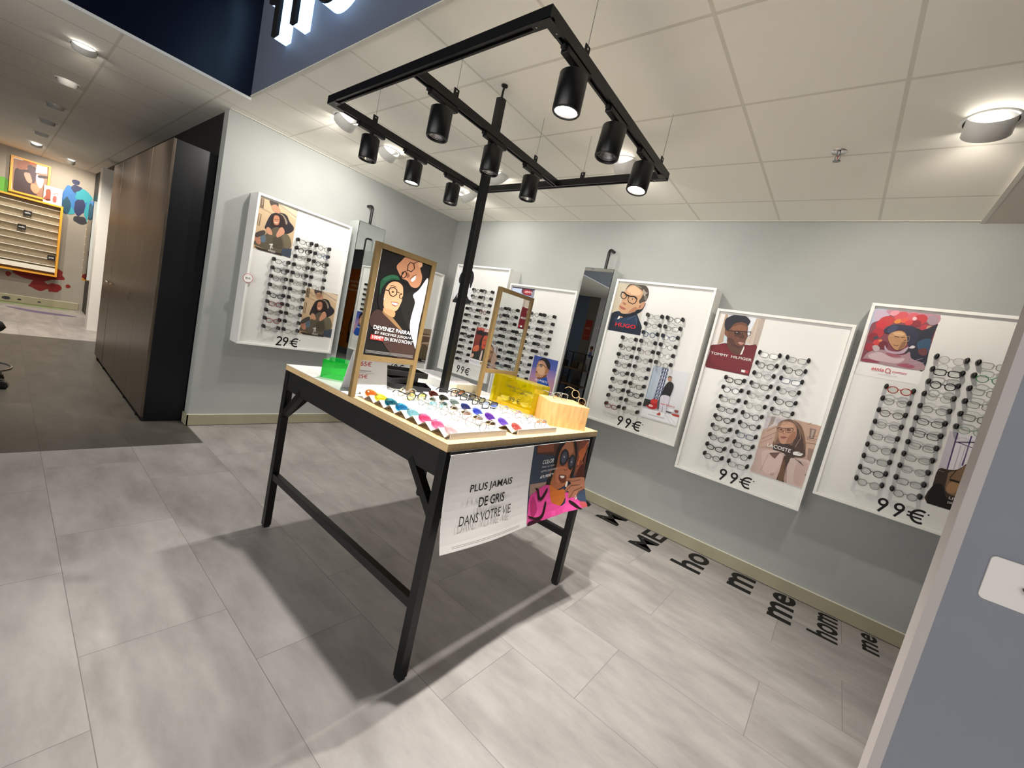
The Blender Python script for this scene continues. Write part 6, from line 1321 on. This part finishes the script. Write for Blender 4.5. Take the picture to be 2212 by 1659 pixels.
# glasses on that display: small pairs in rows
for r_, z in enumerate((1.11, .975, .84, .705, .58, .45, .32, .195)):
    for q in range(5):
        yy = .98+q*.145+.03*((r_*7+q*3) % 3)
        if yy > 1.58: continue
        mb = MB()
        for sx in (-1, 1): mb.tube([(sx*.03+p[0]*.0, -.19, z+.02+p[1]) if False else (sx*.03+.024*math.cos(a), -.19, z+.024+.016*math.sin(a)) for a in [k*PI/5 for k in range(10)] for p in ((0, 0),)], .0016, 4, FR['g'], closed=True)
        mb.tube([(-.006, -.19, z+.028), (.006, -.19, z+.028)], .0016, 4, FR['g'])
        o = mb.build('eyeglasses', loc=None); o.matrix_world = Matrix.Translation((-12.28, -.9+yy, .62)) @ Matrix.Rotation(PI/2, 4, 'Z')
        tag(o, 'tiny glasses on row %s, place %s, of the orange-framed display' % (('one', 'two', 'three', 'four', 'five', 'six', 'seven', 'eight')[r_], ('one', 'two', 'three', 'four', 'five')[q]), 'eyeglasses', 'glasses on the orange-framed display')
fp = thing('framed_photo', (-12.27, .085, 2.0), 'orange-framed photograph of embracing people leaning above the slatted display', 'picture', PI/2)
m = MB()
for a in ((0, .48, 0, .03), (0, .48, .60, .63), (0, .03, .03, .60), (.45, .48, .03, .60)): m.box(a[0], a[1], -.03, 0, a[2], a[3], yellowish)
m.build('frame', parent=fp); art('farphoto', .44, .585, 'photo_print', None, y=-.004)(fp, .022, .025)
sp_ = thing('small_picture', (-12.24, .50, 1.965), 'small unframed picture with two figures beside the orange-framed photograph', 'picture', PI/2)
art('farsmall', .235, .31, 'print', None, y=-.004)(sp_, 0, 0)
MB().box(0, .235, -.004, .0, 0, .31, white).build('panel', parent=sp_)
# mirror unit, orange rack and door on the side wall next door
struct(MB().box(-9.95, -9.70, .985, 1.157, 0, ZC-.15, mat('white_gloss_pier', '#e4e2dc', .4)), 'trim_5')
fm = wall_mirror((-9.62, 1.157, 0), 0, .55, .78, 2.10, 'pale wall mirror with bent black tube beyond the bronze cabinet')
fm.location = (-10.75, 1.157, 0)
orr = thing('orange_rack', (-11.1, 1.157, .72), 'narrow orange display rack on the side wall next door', 'display rack')
m = MB().box(0, .22, -.16, 0, 0, 1.15, yellowish)
for k in range(8): m.box(-.01, .0, -.165, 0, .07+k*.14, .085+k*.14, ivory)
m.build('rack', parent=orr)
# wheeled stool at the left edge
st = thing('swivel_chair', (-5.75, -.13, 0), 'swivel chair with chrome star base at the left edge next door', 'chair')
for k in range(5):
    a = 2*PI*k/5+1.0; c, s_ = math.cos(a), math.sin(a)
    MB().tube([(0, 0, .10), (c*.27, s_*.27, .075)], [.02, .016], 10, chrome).build('leg', parent=st)
    MB().lathe([(0, -.012), (.025, -.012), (.028, 0), (.025, .012), (0, .012)], blackm, seg=18, M=Matrix.Rotation(a, 4, 'Z') @ Matrix.Rotation(PI/2, 4, 'X'), center=(c*.27, s_*.27, .028)).box(c*.27-.02, c*.27+.02, s_*.27-.02, s_*.27+.02, .03, .062, blackm).build('castor', parent=st)
MB().cyl((0, 0, .08), (0, 0, .5), .025, material=chrome).build('column', parent=st)
MB().tube([(.30*math.cos(t)*.9, .30*math.sin(t)*.9, .17) for t in [2*PI*k/28 for k in range(28)]], .010, 8, chrome, closed=True).build('foot_ring', parent=st)
MB().lathe([(0, .5), (.2, .5), (.22, .53), (.2, .57), (0, .58)], blackm, seg=30).build('seat', parent=st)
MB().box(-.02, .02, -.24, -.22, .55, .9, blackm).box(-.2, .2, -.25, -.21, .85, 1.1, blackm).build('backrest', parent=st, bevel=.01)
# illuminated sign letters on the front fascia
def letter(label, polys):
    t = thing('sign_letter', (0, 1.135, 0), label, 'sign letter', 0, 'backlit letters of the shop sign'); a, b = MB(), MB()
    for P_ in polys: a.prism(P_, 'y', -.075, -.0005, halo); b.prism([(p[0]-.0, p[1]) for p in P_], 'y', -.095, -.0755, blackm)
    a.build('glowing_body', parent=t); b.build('face', parent=t)
letter('glowing sign letter with curved top, leftmost on the fascia', [[(-3.385, 2.985), (-3.305, 2.985), (-3.305, 3.55), (-3.50, 3.55), (-3.50, 3.22), (-3.42, 3.20), (-3.385, 3.17)]])
letter('glowing sign bar, second from left on the fascia', [[(-3.10, 2.985), (-3.03, 2.985), (-3.03, 3.6), (-3.10, 3.6)]])
ring = arc(-2.62, 3.22, .24, 0, 360, 40)[:-1]; ring2 = arc(-2.62, 3.22, .15, 0, 360, 40)[:-1]
t = thing('sign_letter', (0, 1.135, 0), 'glowing round sign letter, third from left on the fascia', 'sign letter', 0, 'backlit letters of the shop sign')
for nm, y0_, y1_, mm_ in (('glowing_body', -.075, -.0005, halo), ('face', -.095, -.0755, blackm)):
    mb = MB(); n = 40; vs = []
    for y in (y0_, y1_):
        vs += [(p[0], y, p[1]) for p in ring] + [(p[0], y, p[1]) for p in ring2]
    fs = []
    for i in range(n):
        j = (i+1) % n; fs += [(i, j, n+j, n+i), (2*n+i, 3*n+i, 3*n+j, 2*n+j), (i, 2*n+i, 2*n+j, j), (n+i, n+j, 3*n+j, 3*n+i)]
    mb.add(vs, fs, mm_); mb.build(nm, parent=t)
# wall plate on the right partition
pl = thing('wall_plate', (.262, 1.25, 1.174), 'rounded white plastic wall plate with a dark central hook', 'wall plate')
def rrect(x0, x1, z0, z1, r, n=6):
    P_ = []
    for cx, cz, a0 in ((x1-r, z1-r, 0), (x0+r, z1-r, 90), (x0+r, z0+r, 180), (x1-r, z0+r, 270)): P_ += [(cx+r*math.cos(math.radians(a0+90*i/n)), cz+r*math.sin(math.radians(a0+90*i/n))) for i in range(n+1)]
    return P_
MB().prism(rrect(.035, .125, -.045, .045, .009), 'y', -.006, 0, mat('plate_plastic', '#d6d0cc', .45)).build('plate', parent=pl, bevel=.0015)
MB().lathe([(0, -.0062), (.017, -.0062), (.014, -.011), (.006, -.0125), (0, -.0125)], mat('plate_plastic', '#d6d0cc', .45), seg=28, M=Matrix.Rotation(-PI/2, 4, 'X') @ Matrix.Scale(-1, 4, (0,0,1)), center=(.086, 0, 0)).build('boss', parent=pl)
MB().tube([(.086, -.012, .001), (.086, -.019, .001), (.089, -.022, -.003), (.091, -.019, -.008)], .0032, 8, mat('dark_hook', '#2a2622', .4)).build('hook', parent=pl)
# sprinkler
sk = thing('sprinkler', (-.329, 2.751, ZC), 'small chrome fire sprinkler with round plate on the ceiling', 'sprinkler')
MB().lathe([(0, -.003), (.034, -.003), (.036, 0)], chrome, seg=30).build('escutcheon', parent=sk)
MB().cyl((0, 0, -.003), (0, 0, -.022), .009, material=steel).tube([(-.007, 0, -.02), (-.012, 0, -.032), (-.004, 0, -.046)], .002, 6, steel).tube([(.007, 0, -.02), (.012, 0, -.032), (.004, 0, -.046)], .002, 6, steel).cyl((0, 0, -.022), (0, 0, -.044), .002, material=redink, seg=8).build('head', parent=sk)
MB().lathe([(0, -.047), (.016, -.047), (.018, -.0485), (0, -.0485)], steel, seg=20).build('deflector', parent=sk)
# black lettering on the floor, read towards the back wall
def floor_text(txt, x_top, x_base, y0, y1, label, bold=.06):
    vs, fs, tw, th = text_poly(txt, bold); mb = MB(); kx = (y1-y0)/tw; kz = (x_base-x_top)/th
    mb.add([(-(v[1])*kz, v[0]*kx, .0006) for v in vs], fs, ink); o = mb.build('floor_lettering', loc=(x_base, y0, 0))
    tag(o, label, 'floor lettering', 'black words on the floor along the back wall')
floor_text('HO', -1.82, -1.598, 3.35, 3.78, 'large black letters partly hidden behind the hanging banner')
floor_text('M', -1.463, -1.242, 3.52, 3.78, 'single black capital M on the floor by the back wall')
floor_text('ME', -1.056, -.870, 3.328, 3.785, 'black capital letters ME on the floor by the back wall')
floor_text('ho', -.722, -.494, 3.38, 3.77, 'black lowercase letters ho on the floor by the back wall')
floor_text('m', -.330, -.166, 3.475, 3.77, 'single black lowercase m on the floor by the back wall')
floor_text('me', -.045, .100, 3.31, 3.77, 'black lowercase letters me right of the single m on the floor')
floor_text('hom', .180, .347, 3.37, 3.77, 'narrow black letters hom on the floor below the rightmost panel')
floor_text('me', .470, .557, 3.50, 3.77, 'small narrow letters me at the far right by the skirting')
# ---------------- things behind the viewer that the mirrors show
red = thing('red_poster', (-5.09, -1.615, 1.73), 'dark red poster on the taupe wall seen in the tall mirror', 'poster', PI)
red.location = (-4.90, -1.615, 1.73)
A_ = Art(.19, .48, '#8c2f26'); A_.lines('#d8a890', .15, .85, [.62, .58, .54], .012).lines('#d8a890', .1, .9, [.22], .008); A_.build('print', parent=red)
pp = thing('portrait_poster', (-4.70, -1.64, 1.30), 'white poster with a portrait beside the red poster in the mirror', 'poster', PI)
A_ = Art(.17, .40, '#eceaf0'); A_.shape('#c8806a', ell(.5, .6, .22, .16)).shape('#4a2c20', ell(.5, .7, .24, .10)).shape('#6a78b0', [(.2, .1), (.8, .1), (.7, .45), (.35, .45)]); A_.build('print', parent=pp)
rk = thing('black_rack', (-5.15, -1.2, 0), 'black metal shelf rack seen in the tall mirror', 'shelf'); m = MB()
for x in (0, .5):
    for y in (-.3, 0): m.box(x-.012, x+.012, y-.012, y+.012, 0, 1.4, blackm)
m.box(-.012, .512, -.312, .012, 1.38, 1.4, blackm); m.build('uprights', parent=rk)
for z in (.62, 1.0): MB().box(-.3, .6, -.3, .0, z-.001, z+.028, mat('walnut_board', '#5c4632', .5)).build('board', parent=rk)
for k, (x, y, z, c) in enumerate(((-.1, -.15, 1.03, '#1a1a1c'), (.2, -.15, 1.03, '#3a2c24'), (.42, -.12, 1.03, '#6a5c4c'), (0, -.15, .65, '#2a2420'), (.3, -.15, .65, '#1c1c20'))):
    o = thing('handbag', (-5.15+x, -1.2+y, z), ('black', 'brown', 'taupe', 'dark brown', 'charcoal')[k]+' bag on the black rack reflected in the mirror', 'bag'); mm_ = mat('bag_%d' % k, c, .6)
    MB().prism([(-.09, 0), (.09, 0), (.075, .15), (-.075, .15)], 'y', -.05, .05, mm_).build('body', parent=o, bevel=.01)
    MB().tube([(-.05, 0, .15)]+[(-.05*math.cos(a), 0, .15+.08*math.sin(a)) for a in [q*PI/8 for q in range(1, 8)]]+[(.05, 0, .15)], .006, 6, mm_).build('handle', parent=o)
og = thing('orange_poster', (2.35, 1.325, .16), 'orange advertising poster with white words on the back of the right partition', 'poster', PI)
A_ = Art(.95, 2.1, '#b4560e', '#c8701c'); 
A_.text('s', .40, .875, .02, '#e8c8a8', bold=.02).text('soleil', .20, .83, .034, '#f0d8c0', bold=.02, width=.62).text('PRIX', .30, .775, .03, '#f0d8c0', bold=.02, width=.52).text('internet', .10, .725, .03, '#f0d8c0', bold=.02, width=.72)
A_.shape('#2c1810', [(.55, .02), (.95, .02), (1, .4), (.85, .5), (.6, .48), (.5, .3)]).shape('#a86848', ell(.68, .27, .13, .09)).shape('#b87830', [(.4, 0), (1, 0), (1, .05), (.4, .08)])
A_.build('print', parent=og)
og.location = (2.35, 1.3215, .16)
